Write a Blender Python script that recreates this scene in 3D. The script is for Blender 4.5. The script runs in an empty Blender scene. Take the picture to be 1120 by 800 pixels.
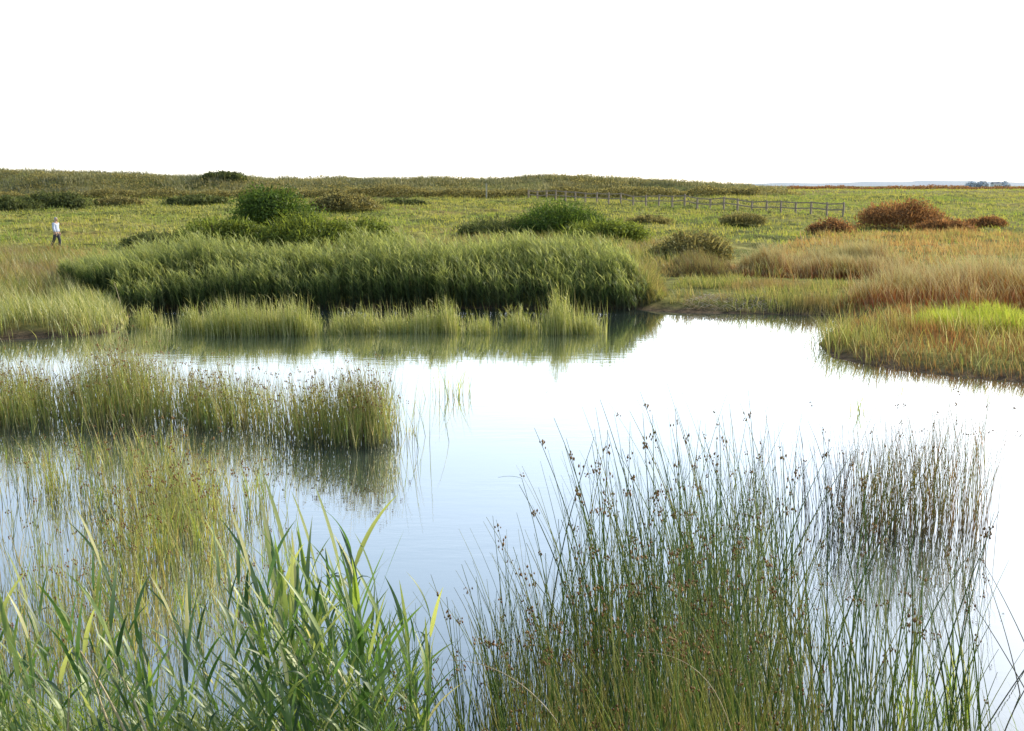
import bpy, math, random
import numpy as np
from math import radians as R
rs = np.random.RandomState(7)
random.seed(7)
scene = bpy.context.scene
col = scene.collection
F = 1090.0; CAMZ = 4.0; PIT = math.atan((400-203)/F)
HS = 203.0

# ------------------------------------------------------------------ plan helpers
def W(u, v, z=0.0):
    """sight line of the survey photo met with a level: used to lay out the plan"""
    a = (u-560)/F; b = -(v-400)/F
    dy = math.cos(PIT)+b*math.sin(PIT); dz = b*math.cos(PIT)-math.sin(PIT)
    t = (z-CAMZ)/dz
    return (a*t, dy*t)
def XU(u, Y, z=1.0):
    """x of bearing u at distance Y"""
    dep = Y*math.cos(PIT)+(CAMZ-z)*math.sin(PIT)
    return (u-560)/F*dep
def YD(v, z=0.0): return W(560, v, z)[1]

pond_px = [(-420,384),(-200,380),(-60,374),(60,369),(122,364),(134,350),(150,342),(180,338),(300,336),(450,337),(600,338),(690,338),
           (740,342),(860,344),(935,346),(950,351),(915,360),(897,378),(915,392),(960,401),(1040,411),(1120,418),(1300,428),(1700,440)]
pond = [W(u, v) for u, v in pond_px] + [(14.0,6.5),(6.0,6.3),(2.5,5.9),(0.2,5.7),(-1.2,6.3),(-3.2,6.6),(-7,6.5),(-14,7.5)]
pond = np.array(pond)
def sdist(x, y):
    """signed distance to the pond's edge, positive on land"""
    x = np.asarray(x, float); y = np.asarray(y, float)
    sh = x.shape; x = x.ravel(); y = y.ravel()
    best = np.full(x.shape, 1e9); ins = np.zeros(x.shape, bool)
    n = len(pond)
    for i in range(n):
        ax, ay = pond[i]; bx, by = pond[(i+1) % n]
        ex, ey = bx-ax, by-ay
        t = np.clip(((x-ax)*ex+(y-ay)*ey)/(ex*ex+ey*ey), 0, 1)
        best = np.minimum(best, np.hypot(x-ax-t*ex, y-ay-t*ey))
        c = ((ay > y) != (by > y))
        with np.errstate(divide='ignore', invalid='ignore'):
            xi = ax+(y-ay)*ex/(ey if abs(ey) > 1e-9 else 1e-9)
        ins ^= c & (x < xi)
    return np.where(ins, -best, best).reshape(sh)
def ss(t):
    t = np.clip(t, 0, 1); return t*t*(3-2*t)
_T = np.random.RandomState(99).uniform(-1, 1, (256, 256))
def _vn(x, y):
    xi = np.floor(x).astype(int); yi = np.floor(y).astype(int); fx = x-xi; fy = y-yi
    fx = fx*fx*(3-2*fx); fy = fy*fy*(3-2*fy)
    a = _T[xi % 256, yi % 256]; b = _T[(xi+1) % 256, yi % 256]; c = _T[xi % 256, (yi+1) % 256]; d = _T[(xi+1) % 256, (yi+1) % 256]
    return (a*(1-fx)+b*fx)*(1-fy)+(c*(1-fx)+d*fx)*fy
def nz(x, y, s=1.0, k=0.0):
    """smooth random noise, about -1..1; s = features per ~2.5 m"""
    x = np.asarray(x, float); y = np.asarray(y, float)
    u = (x*.83+y*.31)*s*.42+k*7.3+100; v = (y*.87-x*.27)*s*.42+k*3.1+100
    return (_vn(u, v)+.5*_vn(u*2.1+5, v*2.1)+.28*_vn(u*4.3, v*4.3+9))*.95
ridge_u = [-600,-100,0,60,120,170,215,240,262,290,350,450,560,600,640,700,740,800,850,1400]
ridge_v = [184,186,187,188,190,193,193.5,192,194,196,196,196,195.5,192.5,193.5,196.5,199.5,202.5,205.5,206]
RX = np.array([XU(u, 157, 4) for u in ridge_u]); RZ = np.array([4+(HS-v)/F*160 for v in ridge_v])-.45
py_ = [-30,0,1.5,3.2,5,6.5,9,30,58,80,95,115,140,170,250,330,600,9000]
pz_ = [2.7,2.35,2.1,1.3,.55,.22,.18,.26,.40,.72,1.05,1.70,2.55,3.0,3.05,2.4,2.2,1.5]
def zt(x, y):
    x = np.asarray(x, float); y = np.asarray(y, float)
    base = np.interp(y, py_, pz_)
    far = ss((y-42)/30.)
    base = base + far*.16*nz(x, y, .22) + ss((y-25)/20.)*.05*nz(x, y, .9, 1.) + .02*nz(x, y, 2.5, 2)
    base = base + ss((y-44)/15.)*(1-ss((y-230)/60.))*(.20*np.abs(nz(x, y, 1.15, 4))+.13*nz(x, y*1.3, 2.1, 6)-.08)
    rz = np.interp(x, RX, RZ)
    base = base + ss((y-142)/14.)*(1-ss((y-165)/40.))*np.maximum(0, rz-base)*(1+.0*x)+ss((y-144)/9.)*(1-ss((y-170)/20.))*.22*nz(x, y, .35, 3)
    d = sdist(x, y)
    z = np.where(d > 0, 0.0+(base)*ss((d+.15)/1.3), -.9*ss(-d/2.5)-.0)
    return z

# ------------------------------------------------------------------ materials
def mat(name):
    m = bpy.data.materials.new(name); m.use_nodes = True
    nt = m.node_tree; nt.nodes.clear(); return m, nt.nodes, nt.links
def ramp(N, stops, interp='LINEAR'):
    r = N.new('ShaderNodeValToRGB'); r.color_ramp.interpolation = interp
    el = r.color_ramp.elements
    while len(el) > 1: el.remove(el[-1])
    el[0].position = stops[0][0]; el[0].color = (*stops[0][1], 1)
    for p, c in stops[1:]:
        e = el.new(p); e.color = (*c, 1)
    return r
def blade_mat(name, cols, tip=None, base=None, trans=.45, rough=.45, gloss=.06, tippos=.75, basepos=.3, patch=None, pscale=.35, tv=2.1):
    """cols: colours across individual blades; tip/base: colours the ends blend to"""
    m, N, L = mat(name)
    a = N.new('ShaderNodeAttribute'); a.attribute_name = 'rnd'
    t = N.new('ShaderNodeAttribute'); t.attribute_name = 'hgt'
    rp = ramp(N, [(i/max(1, len(cols)-1), c) for i, c in enumerate(cols)]); L.new(a.outputs['Fac'], rp.inputs[0])
    cur = rp.outputs[0]
    if patch:
        g = N.new('ShaderNodeNewGeometry'); no = N.new('ShaderNodeTexNoise'); no.inputs['Scale'].default_value = pscale; no.inputs['Detail'].default_value = 3
        L.new(g.outputs['Position'], no.inputs['Vector'])
        mr = N.new('ShaderNodeMapRange'); mr.inputs[1].default_value = .48; mr.inputs[2].default_value = .62
        L.new(no.outputs[0], mr.inputs[0])
        mx = N.new('ShaderNodeMixRGB'); L.new(mr.outputs[0], mx.inputs[0]); L.new(cur, mx.inputs[1]); mx.inputs[2].default_value = (*patch, 1)
        cur = mx.outputs[0]
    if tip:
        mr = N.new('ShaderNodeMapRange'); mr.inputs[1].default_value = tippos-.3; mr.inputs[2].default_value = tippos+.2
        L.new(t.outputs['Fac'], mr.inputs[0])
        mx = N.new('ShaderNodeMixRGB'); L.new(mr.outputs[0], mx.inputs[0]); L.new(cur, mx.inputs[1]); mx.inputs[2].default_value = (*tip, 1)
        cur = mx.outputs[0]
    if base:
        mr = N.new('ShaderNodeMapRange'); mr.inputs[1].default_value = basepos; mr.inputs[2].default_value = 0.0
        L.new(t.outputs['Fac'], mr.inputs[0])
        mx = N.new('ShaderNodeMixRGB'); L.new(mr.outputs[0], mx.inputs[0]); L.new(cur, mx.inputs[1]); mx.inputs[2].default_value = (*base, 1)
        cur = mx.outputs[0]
    d = N.new('ShaderNodeBsdfDiffuse'); L.new(cur, d.inputs[0])
    tr = N.new('ShaderNodeBsdfTranslucent')
    hs = N.new('ShaderNodeHueSaturation'); hs.inputs['Value'].default_value = tv; hs.inputs['Saturation'].default_value = 1.12; hs.inputs['Hue'].default_value = .492; L.new(cur, hs.inputs['Color'])
    L.new(hs.outputs[0], tr.inputs[0])
    m1 = N.new('ShaderNodeMixShader'); m1.inputs[0].default_value = trans; L.new(d.outputs[0], m1.inputs[1]); L.new(tr.outputs[0], m1.inputs[2])
    gl = N.new('ShaderNodeBsdfGlossy'); gl.inputs['Roughness'].default_value = rough; gl.inputs[0].default_value = (.8, .85, .8, 1)
    m2 = N.new('ShaderNodeMixShader'); m2.inputs[0].default_value = gloss; L.new(m1.outputs[0], m2.inputs[1]); L.new(gl.outputs[0], m2.inputs[2])
    o = N.new('ShaderNodeOutputMaterial'); L.new(m2.outputs[0], o.inputs[0])
    return m
def plain(name, c, rough=.7, var=.25, scale=20):
    m, N, L = mat(name)
    b = N.new('ShaderNodeBsdfPrincipled'); b.inputs['Roughness'].default_value = rough
    no = N.new('ShaderNodeTexNoise'); no.inputs['Scale'].default_value = scale; no.inputs['Detail'].default_value = 4
    tc = N.new('ShaderNodeTexCoord'); L.new(tc.outputs['Object'], no.inputs['Vector'])
    rp = ramp(N, [(.3, tuple(x*(1-var) for x in c)), (.7, tuple(min(1, x*(1+var)) for x in c))])
    L.new(no.outputs[0], rp.inputs[0]); L.new(rp.outputs[0], b.inputs['Base Color'])
    o = N.new('ShaderNodeOutputMaterial'); L.new(b.outputs[0], o.inputs[0]); return m

M = {}
M['reed_far'] = blade_mat('reed bed leaves', [(.055,.095,.03),(.10,.155,.04),(.16,.21,.06),(.34,.34,.14)], tip=(.46,.47,.17), base=(.018,.028,.015), trans=.45, gloss=.03, tippos=.95, basepos=.92)  # pale tips and near-black bases paint in the sunlit crown and shaded front
M['reed_pale'] = blade_mat('pale reed tuft', [(.16,.21,.05),(.30,.33,.08),(.44,.44,.15),(.60,.56,.28)], base=(.16,.15,.07), trans=.45, gloss=.06, tv=1.4)
M['rush_mid'] = blade_mat('mid rushes', [(.09,.14,.03),(.25,.34,.06),(.42,.45,.09),(.42,.34,.10),(.60,.57,.27)], tip=(.30,.27,.12), base=(.045,.04,.022), trans=.35, gloss=.10, tippos=.95, basepos=.38)  # palest stem tones paint in sunlit bits; bases darkened for contrast
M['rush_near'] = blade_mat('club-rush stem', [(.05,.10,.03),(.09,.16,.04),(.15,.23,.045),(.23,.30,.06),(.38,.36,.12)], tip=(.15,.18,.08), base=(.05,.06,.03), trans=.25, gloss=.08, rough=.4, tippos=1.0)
M['rush_dark'] = blade_mat('dark club-rush stem', [(.05,.06,.045),(.09,.09,.055),(.13,.11,.06),(.22,.14,.07)], tip=(.14,.11,.08), trans=.15, gloss=.08, tippos=1.0)
M['rush_russet'] = blade_mat('russet rush', [(.14,.17,.05),(.26,.26,.08),(.38,.22,.09),(.24,.32,.07)], tip=(.28,.20,.10), base=(.22,.12,.05), trans=.3, gloss=.06, tippos=1.0)
M['seed'] = blade_mat('rush seed head', [(.16,.075,.03),(.28,.14,.05),(.38,.23,.10)], trans=.1, gloss=.04)
M['reed_leaf'] = blade_mat('broad reed leaf', [(.03,.065,.022),(.055,.11,.03),(.09,.165,.038),(.20,.27,.06),(.42,.40,.18)], tip=(.17,.22,.05), trans=.45, gloss=.06, rough=.45, tippos=1.05)
M['reed_stem'] = blade_mat('reed stem', [(.12,.20,.05),(.18,.25,.08)], base=(.18,.17,.07), trans=.1, gloss=.1)
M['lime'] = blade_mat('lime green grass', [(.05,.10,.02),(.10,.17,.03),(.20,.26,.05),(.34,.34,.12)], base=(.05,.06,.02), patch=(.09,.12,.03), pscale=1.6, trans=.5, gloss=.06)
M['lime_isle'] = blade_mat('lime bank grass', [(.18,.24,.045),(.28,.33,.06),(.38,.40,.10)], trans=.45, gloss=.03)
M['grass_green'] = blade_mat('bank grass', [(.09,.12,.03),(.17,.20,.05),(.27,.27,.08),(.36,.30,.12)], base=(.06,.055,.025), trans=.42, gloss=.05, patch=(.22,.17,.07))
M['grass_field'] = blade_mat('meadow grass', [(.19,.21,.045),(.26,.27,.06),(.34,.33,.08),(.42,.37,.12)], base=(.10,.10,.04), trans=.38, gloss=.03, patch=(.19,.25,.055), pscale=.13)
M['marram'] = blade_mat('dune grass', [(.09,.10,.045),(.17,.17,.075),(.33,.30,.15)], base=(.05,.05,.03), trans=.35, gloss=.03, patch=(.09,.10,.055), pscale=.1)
M['russet'] = blade_mat('russet sedge', [(.21,.13,.05),(.33,.20,.08),(.40,.29,.12),(.30,.29,.10)], base=(.20,.07,.035), trans=.4, gloss=.03, patch=(.24,.22,.08), pscale=.4)  # russet partly the sedge's own, partly orange flare tint painted into the colour
M['pale_tall'] = blade_mat('pale seeding grass', [(.20,.20,.06),(.32,.31,.10),(.48,.40,.19),(.60,.54,.33)], tip=(.52,.50,.26), tippos=.8, base=(.26,.06,.03), trans=.4, gloss=.03, basepos=.95, tv=1.4, patch=(.24,.27,.07), pscale=.6)  # dark red base paints in stem shade; rust partly real, partly flare tint
M['straw'] = blade_mat('dry straw', [(.38,.30,.17),(.50,.42,.26),(.30,.18,.09)], trans=.2, gloss=.05)
M['spit'] = blade_mat('spit grass', [(.12,.14,.035),(.22,.22,.06),(.32,.26,.09),(.42,.37,.17)], base=(.13,.055,.03), trans=.4, gloss=.03, basepos=.8, patch=(.26,.15,.06), pscale=.7)
M['brown_sedge'] = blade_mat('brown sedge', [(.09,.07,.035),(.16,.12,.05),(.22,.19,.07),(.20,.22,.07)], base=(.07,.035,.025), trans=.35, gloss=.03, basepos=.7)
M['litter'] = blade_mat('reed litter', [(.24,.17,.10),(.42,.34,.24),(.55,.48,.38)], trans=.1, gloss=.03)
def leafm(n, c, tr=.35): 
    return blade_mat(n, [tuple(x*.6 for x in c), c, tuple(x*1.7 for x in c)], trans=tr, gloss=.015)
M['leaf_green'] = leafm('bush leaves', (.075,.115,.025))
M['leaf_bramble'] = leafm('bramble leaves', (.13,.16,.035))
M['leaf_dark'] = leafm('dark scrub leaves', (.085,.10,.035))
M['leaf_brown'] = leafm('brown scrub leaves', (.19,.17,.065))
M['leaf_russet'] = leafm('russet scrub leaves', (.22,.125,.055))
M['leaf_haze'] = leafm('hazed far trees', (.60,.64,.68), .1)  # distance haze painted into the leaf colour as pale grey-blue
M['bark'] = plain('bark', (.10,.075,.05))
M['wood'] = plain('weathered fence wood', (.30,.24,.18), .85, .3, 6)
M['palewood'] = plain('pale post wood', (.45,.42,.33), .8)
M['hill'] = plain('hazy hill', (.36,.42,.48), 1, .06, .004)  # haze is put into the base colour; no haze volume is built
M['wall'] = plain('white render', (.8,.8,.78), .8, .05)
M['roof'] = plain('slate roof', (.30,.31,.34), .8, .1)
M['glass'] = plain('window glass', (.08,.09,.10), .2, .1)
M['skin'] = plain('skin', (.50,.32,.23), .6, .06)
M['hair'] = plain('grey hair', (.42,.41,.38), .8, .2, 60)
M['top'] = plain('pale blue cloth', (.52,.58,.74), .85, .06, 8)
M['trousers'] = plain('dark cloth', (.045,.05,.065), .85, .15, 8)
M['shorts'] = plain('dark shorts cloth', (.045,.05,.065), .85, .15, 8)
M['shoe'] = plain('shoe', (.12,.10,.09), .7)
M['eye'] = plain('eye', (.03,.03,.03), .3)

# ground
def ground_mat():
    m, N, L = mat('ground')
    g = N.new('ShaderNodeNewGeometry')
    def noise(s, det=5, rough=.6):
        n = N.new('ShaderNodeTexNoise'); n.inputs['Scale'].default_value = s; n.inputs['Detail'].default_value = det; n.inputs['Roughness'].default_value = rough
        L.new(g.outputs['Position'], n.inputs['Vector']); return n.outputs[0]
    r1 = ramp(N, [(.3,(.10,.12,.035)),(.45,(.18,.20,.055)),(.55,(.27,.26,.085)),(.7,(.28,.20,.085))]); L.new(noise(.09), r1.inputs[0])
    r2 = ramp(N, [(.36,(.35,.35,.3)),(.64,(1.35,1.3,1.1))]); L.new(noise(1.1, 8, .7), r2.inputs[0])
    mm = N.new('ShaderNodeMixRGB'); mm.blend_type = 'MULTIPLY'; mm.inputs[0].default_value = 1; L.new(r1.outputs[0], mm.inputs[1]); L.new(r2.outputs[0], mm.inputs[2])
    a = N.new('ShaderNodeAttribute'); a.attribute_name = 'shore'
    r3 = ramp(N, [(.35,(.055,.038,.025)),(.6,(.15,.105,.065))]); L.new(noise(3., 6), r3.inputs[0])
    m2 = N.new('ShaderNodeMixRGB'); L.new(a.outputs['Fac'], m2.inputs[0]); L.new(mm.outputs[0], m2.inputs[1]); L.new(r3.outputs[0], m2.inputs[2])
    b = N.new('ShaderNodeBsdfPrincipled'); b.inputs['Roughness'].default_value = 1; b.inputs['Specular IOR Level'].default_value = .1
    L.new(m2.outputs[0], b.inputs['Base Color'])
    bp = N.new('ShaderNodeBump'); bp.inputs['Strength'].default_value = .6; bp.inputs['Distance'].default_value = .3; L.new(noise(2.5, 6), bp.inputs['Height']); L.new(bp.outputs[0], b.inputs['Normal'])
    o = N.new('ShaderNodeOutputMaterial'); L.new(b.outputs[0], o.inputs[0]); return m
def water_mat():
    m, N, L = mat('pond water')
    g = N.new('ShaderNodeNewGeometry')
    mp = N.new('ShaderNodeMapping'); mp.inputs['Scale'].default_value = (.55, 1.7, 1); L.new(g.outputs['Position'], mp.inputs[0])
    n = N.new('ShaderNodeTexNoise'); n.inputs['Scale'].default_value = 2.4; n.inputs['Detail'].default_value = 3; L.new(mp.outputs[0], n.inputs['Vector'])
    n2 = N.new('ShaderNodeTexNoise'); n2.inputs['Scale'].default_value = 9; n2.inputs['Detail'].default_value = 2; L.new(mp.outputs[0], n2.inputs['Vector'])
    ad = N.new('ShaderNodeMath'); ad.operation = 'MULTIPLY_ADD'; L.new(n2.outputs[0], ad.inputs[0]); ad.inputs[1].default_value = .18; L.new(n.outputs[0], ad.inputs[2])
    # wind lanes: calmer and livelier patches
    n3 = N.new('ShaderNodeTexNoise'); n3.inputs['Scale'].default_value = .35; L.new(mp.outputs[0], n3.inputs['Vector'])
    mr = N.new('ShaderNodeMapRange'); mr.inputs[1].default_value = .42; mr.inputs[2].default_value = .65; mr.inputs[3].default_value = .012; mr.inputs[4].default_value = .06; L.new(n3.outputs[0], mr.inputs[0])
    bp = N.new('ShaderNodeBump'); bp.inputs['Distance'].default_value = .05; L.new(mr.outputs[0], bp.inputs['Strength']); L.new(ad.outputs[0], bp.inputs['Height'])
    d = N.new('ShaderNodeBsdfDiffuse'); d.inputs[0].default_value = (.05,.07,.06,1)
    gl = N.new('ShaderNodeBsdfGlossy'); gl.inputs['Roughness'].default_value = .02; gl.inputs[0].default_value = (.97,.98,.99,1); L.new(bp.outputs[0], gl.inputs['Normal'])
    lw = N.new('ShaderNodeLayerWeight'); lw.inputs[0].default_value = .5; L.new(bp.outputs[0], lw.inputs['Normal'])
    r = ramp(N, [(0,(.05,)*3),(.45,(.34,)*3),(.62,(.52,)*3),(.75,(.65,)*3),(.9,(.85,)*3),(1,(1,)*3)]); L.new(lw.outputs['Facing'], r.inputs[0])
    mx = N.new('ShaderNodeMixShader'); L.new(r.outputs[0], mx.inputs[0]); L.new(d.outputs[0], mx.inputs[1]); L.new(gl.outputs[0], mx.inputs[2])
    o = N.new('ShaderNodeOutputMaterial'); L.new(mx.outputs[0], o.inputs[0]); return m
M['ground'] = ground_mat(); M['water'] = water_mat()

# ------------------------------------------------------------------ mesh batches
class MB:
    def __init__(s): s.v = []; s.f4 = []; s.f3 = []; s.r = []; s.h = []; s.n = 0
    def add(s, v, r, h, f4=None, f3=None):
        if f4 is not None: s.f4.append(f4+s.n)
        if f3 is not None: s.f3.append(f3+s.n)
        s.v.append(v); s.r.append(r); s.h.append(h); s.n += len(v)
    def mesh(s, name, m, smooth=True):
        v = np.concatenate(s.v).astype(np.float32)
        f4 = np.concatenate(s.f4) if s.f4 else np.zeros((0,4), int)
        f3 = np.concatenate(s.f3) if s.f3 else np.zeros((0,3), int)
        me = bpy.data.meshes.new(name)
        me.vertices.add(len(v)); me.vertices.foreach_set('co', v.ravel())
        nl = f4.size+f3.size; me.loops.add(nl)
        me.loops.foreach_set('vertex_index', np.concatenate([f4.ravel(), f3.ravel()]).astype(np.int32))
        me.polygons.add(len(f4)+len(f3))
        st = np.concatenate([np.arange(len(f4))*4, f4.size+np.arange(len(f3))*3]).astype(np.int32)
        me.polygons.foreach_set('loop_start', st)
        me.polygons.foreach_set('use_smooth', np.full(len(st), smooth))
        me.update(calc_edges=True)
        for nm, arr in (('rnd', s.r), ('hgt', s.h)):
            a = me.attributes.new(nm, 'FLOAT', 'POINT'); a.data.foreach_set('value', np.concatenate(arr).astype(np.float32))
        me.materials.append(m); return me
    def obj(s, name, m, parent=None, smooth=True):
        o = bpy.data.objects.new(name, s.mesh(name, m, smooth)); col.objects.link(o)
        if parent: o.parent = parent
        return o
def path(P, s):
    """P: dict of arrays (N); s (N,K) -> (N,K,3)"""
    h = P['h'][:, None]
    hor = h*(P['lean'][:, None]*s+P['bend'][:, None]*s**2)
    z = h*(s-P['droop'][:, None]*s**2.2)
    x = P['b'][:, 0, None]+hor*np.cos(P['ang'])[:, None]; y = P['b'][:, 1, None]+hor*np.sin(P['ang'])[:, None]
    return np.stack([x, y, P['b'][:, 2, None]+z], -1)
def U(a, b, n): return rs.uniform(a, b, n)
def blades(mb, P, w, seg=3, wp=.7, fold=0, hr=(0,1), wang=None):
    """flat tapering ribbons"""
    n = len(P['h']); s = np.linspace(0, 1, seg+1)[None].repeat(n, 0); c = path(P, s)
    wa = rs.uniform(0, math.pi, n) if wang is None else wang
    prof = np.minimum(1, (s*4+.55))*np.clip(1-s, 0, 1)**wp+.02
    hw = (w[:, None]*prof/2)
    dx = np.cos(wa)[:, None]*hw; dy = np.sin(wa)[:, None]*hw
    off = np.stack([dx, dy, np.zeros_like(dx)], -1)
    v = np.stack([c-off, c+off], 2).reshape(-1, 3)
    k = seg+1; b = (np.arange(n)*k*2)[:, None]+np.arange(seg)[None]*2
    f = np.stack([b, b+1, b+3, b+2], -1).reshape(-1, 4)
    r = np.repeat(P['r'], k*2); hh = np.repeat((hr[0]+(hr[1]-hr[0])*s).ravel(), 2)
    mb.add(v, r, hh, f4=f)
def tubes(mb, P, w, seg=4, sides=3, taper=.75, hr=(0,1)):
    n = len(P['h']); s = np.linspace(0, 1, seg+1)[None].repeat(n, 0); c = path(P, s)
    rad = w[:, None]/2*(1-taper*s**1.5)
    an = np.arange(sides)/sides*2*math.pi
    v = c[:, :, None, :]+np.stack([rad[..., None]*np.cos(an), rad[..., None]*np.sin(an), np.zeros(rad.shape+(sides,))], -1)
    k = seg+1; i = np.arange(sides); j = (i+1) % sides
    b = ((np.arange(n)*k)[:, None]+np.arange(seg)[None])*sides
    f = np.stack([b[..., None]+i, b[..., None]+j, b[..., None]+sides+j, b[..., None]+sides+i], -1).reshape(-1, 4)
    mb.add(v.reshape(-1, 3), np.repeat(P['r'], k*sides), np.repeat((hr[0]+(hr[1]-hr[0])*s).ravel(), sides), f4=f)
OCT = np.array([(1,0,0),(0,1,0),(-1,0,0),(0,-1,0),(0,0,1),(0,0,-1)], float)
OF = np.array([(0,1,4),(1,2,4),(2,3,4),(3,0,4),(1,0,5),(2,1,5),(3,2,5),(0,3,5)])
def blobs(mb, c, rad, r, stretch=1.6):
    n = len(c); v = c[:, None]+OCT[None]*rad[:, None, None]*np.array([1,1,stretch])+rs.normal(0, .12, (n,6,3))*rad[:, None, None]
    f = (np.arange(n)*6)[:, None, None]+OF[None]
    mb.add(v.reshape(-1,3), np.repeat(r, 6), np.repeat(np.full(n, .5), 6), f3=f.reshape(-1,3))
def params(b, h, lean=(0,.1), bend=(0,.2), droop=(0,.05), ang=None, wind=None):
    n = len(b); P = dict(b=b, h=h, lean=U(*lean, n), bend=U(*bend, n), droop=U(*droop, n), r=rs.rand(n))
    if wind is not None: P['ang'] = rs.normal(wind[0], wind[1], n)
    else: P['ang'] = U(0, 2*math.pi, n) if ang is None else ang
    return P
def leaves_on(mb, P, K, llen, lw, s0=.25, s1=.98, wind=None, seg=3, up=(.5,1.1), curl=(.2,.7), lean=(.25,.8)):
    n = len(P['h']); s = np.sort(U(s0, s1, (n, K)), 1); c = path(P, s).reshape(-1, 3)
    m = n*K; L_ = U(*llen, m)*(1-.25*s.ravel())
    Q = dict(b=c, h=L_, lean=U(*lean,m), bend=U(lean[0]*.4,lean[1]*.75,m), droop=U(*curl, m), r=np.clip(np.repeat(P['r'], K)*.6+rs.rand(m)*.4, 0, 1))
    Q['ang'] = rs.normal(wind[0], wind[1], m) if wind else U(0, 6.283, m)
    blades(mb, Q, U(*lw, m), seg, .8, hr=(s.reshape(-1,1)*.88, s.reshape(-1,1)*.88+.14), wang=Q['ang']+math.pi/2+rs.normal(0,.5,m))

def inpoly(px, n, pad=0):
    p = np.array(px); x0, y0 = p.min(0); x1, y1 = p.max(0); out = []
    tot = 0
    while tot < n:
        x = U(x0, x1, n*3); y = U(y0, y1, n*3); ins = np.zeros(n*3, bool)
        for i in range(len(p)):
            ax, ay = p[i]; bx, by = p[(i+1) % len(p)]
            c = ((ay > y) != (by > y)); xi = ax+(y-ay)*(bx-ax)/((by-ay) or 1e-9); ins ^= c & (x < xi)
        out.append(np.stack([x[ins], y[ins]], 1)); tot += ins.sum()
    return np.concatenate(out)[:n]
def ground3(xy, sink=.03, water=True):
    z = zt(xy[:, 0], xy[:, 1]); 
    if water: z = np.maximum(z, -.25)
    return np.column_stack([xy, z-sink])
def tag(o, label=None, cat=None, group=None, kind=None):
    if label: o['label'] = label
    if cat: o['category'] = cat
    if group: o['group'] = group
    if kind: o['kind'] = kind
    return o
def empty(name, loc, rz=0):
    o = bpy.data.objects.new(name, None); o.empty_display_size = .2; o.location = loc; o.rotation_euler = (0,0,rz); col.objects.link(o); return o
def clumpy(xy, scale, amt):
    """thin the plan by a noise so stands have gaps"""
    q = nz(xy[:, 0], xy[:, 1], scale, 5)+rs.normal(0, .25, len(xy)); return xy[q > amt]

# ------------------------------------------------------------------ SETTING
def axis(parts):
    out = []
    for a, b, s in parts: out += list(np.arange(a, b, s))
    return out
geo = lambda a, b, k: list(a*(b/a)**(np.arange(1, k+1)/k))
xs = axis([(-110,-45,1.),(-45,60,.4),(60,110.1,1.)]); gx = geo(110, 9000, 22)
xs = np.array([-g for g in gx[::-1]]+xs+gx)
ys = np.array([-400,-100,-40]+axis([(-20,0,2),(0,46,.35),(46,150,.5),(150,210,1.2)])+geo(210, 12000, 34))
X, Y = np.meshgrid(xs, ys)
Z = zt(X, Y)
mb = MB(); nx = len(xs); ny = len(ys)
i = np.arange(ny-1)[:, None]*nx+np.arange(nx-1)[None]
f = np.stack([i, i+1, i+nx+1, i+nx], -1).reshape(-1, 4)
v = np.stack([X, Y, Z], -1).reshape(-1, 3)
mb.add(v, np.zeros(len(v)), np.zeros(len(v)), f4=f)
g = mb.obj('ground', M['ground']); tag(g, kind='structure')
a = g.data.attributes.new('shore', 'FLOAT', 'POINT')
sd = sdist(v[:, 0], v[:, 1])
a.data.foreach_set('value', (1-ss((sd-.15)/.7+.25*nz(v[:,0], v[:,1], 1.5))).astype(np.float32))
mb = MB(); wv = np.array([(-60,4,0),(60,4,0),(60,45,0),(-60,45,0)], float); mb.add(wv, np.zeros(4), np.zeros(4), f4=np.array([[0,1,2,3]]))
tag(mb.obj('water', M['water']), kind='structure')
# far hills
def hill(u0, u1, Yd, prof, name):
    mb = MB(); us = np.linspace(u0, u1, 120); vv = np.interp(us, [p[0] for p in prof], [p[1] for p in prof])
    x = np.array([XU(u, Yd, 4) for u in us]); z = 4+(HS-vv)/F*Yd+.25*Yd/1000*nz(us, us, .35)
    rows = [np.column_stack([x, np.full(120, Yd-180.), np.full(120, -2.)]), np.column_stack([x, np.full(120, Yd-60.), z*.72]), np.column_stack([x, np.full(120, float(Yd)), z]), np.column_stack([x, np.full(120, Yd+400.), np.full(120, -2.)])]
    v = np.concatenate(rows); i = np.arange(3)[:, None]*120+np.arange(119)[None]
    mb.add(v, np.zeros(len(v)), np.zeros(len(v)), f4=np.stack([i, i+1, i+121, i+120], -1).reshape(-1, 4))
    tag(mb.obj(name, M['hill']), kind='structure')
hill(700, 1700, 2600, [(700,204),(820,201),(860,200),(900,200.5),(950,198.7),(985,199.2),(1010,197.6),(1060,198.0),(1110,199.5),(1250,198.5),(1500,201),(1700,204)], 'distant_hills')

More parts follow.
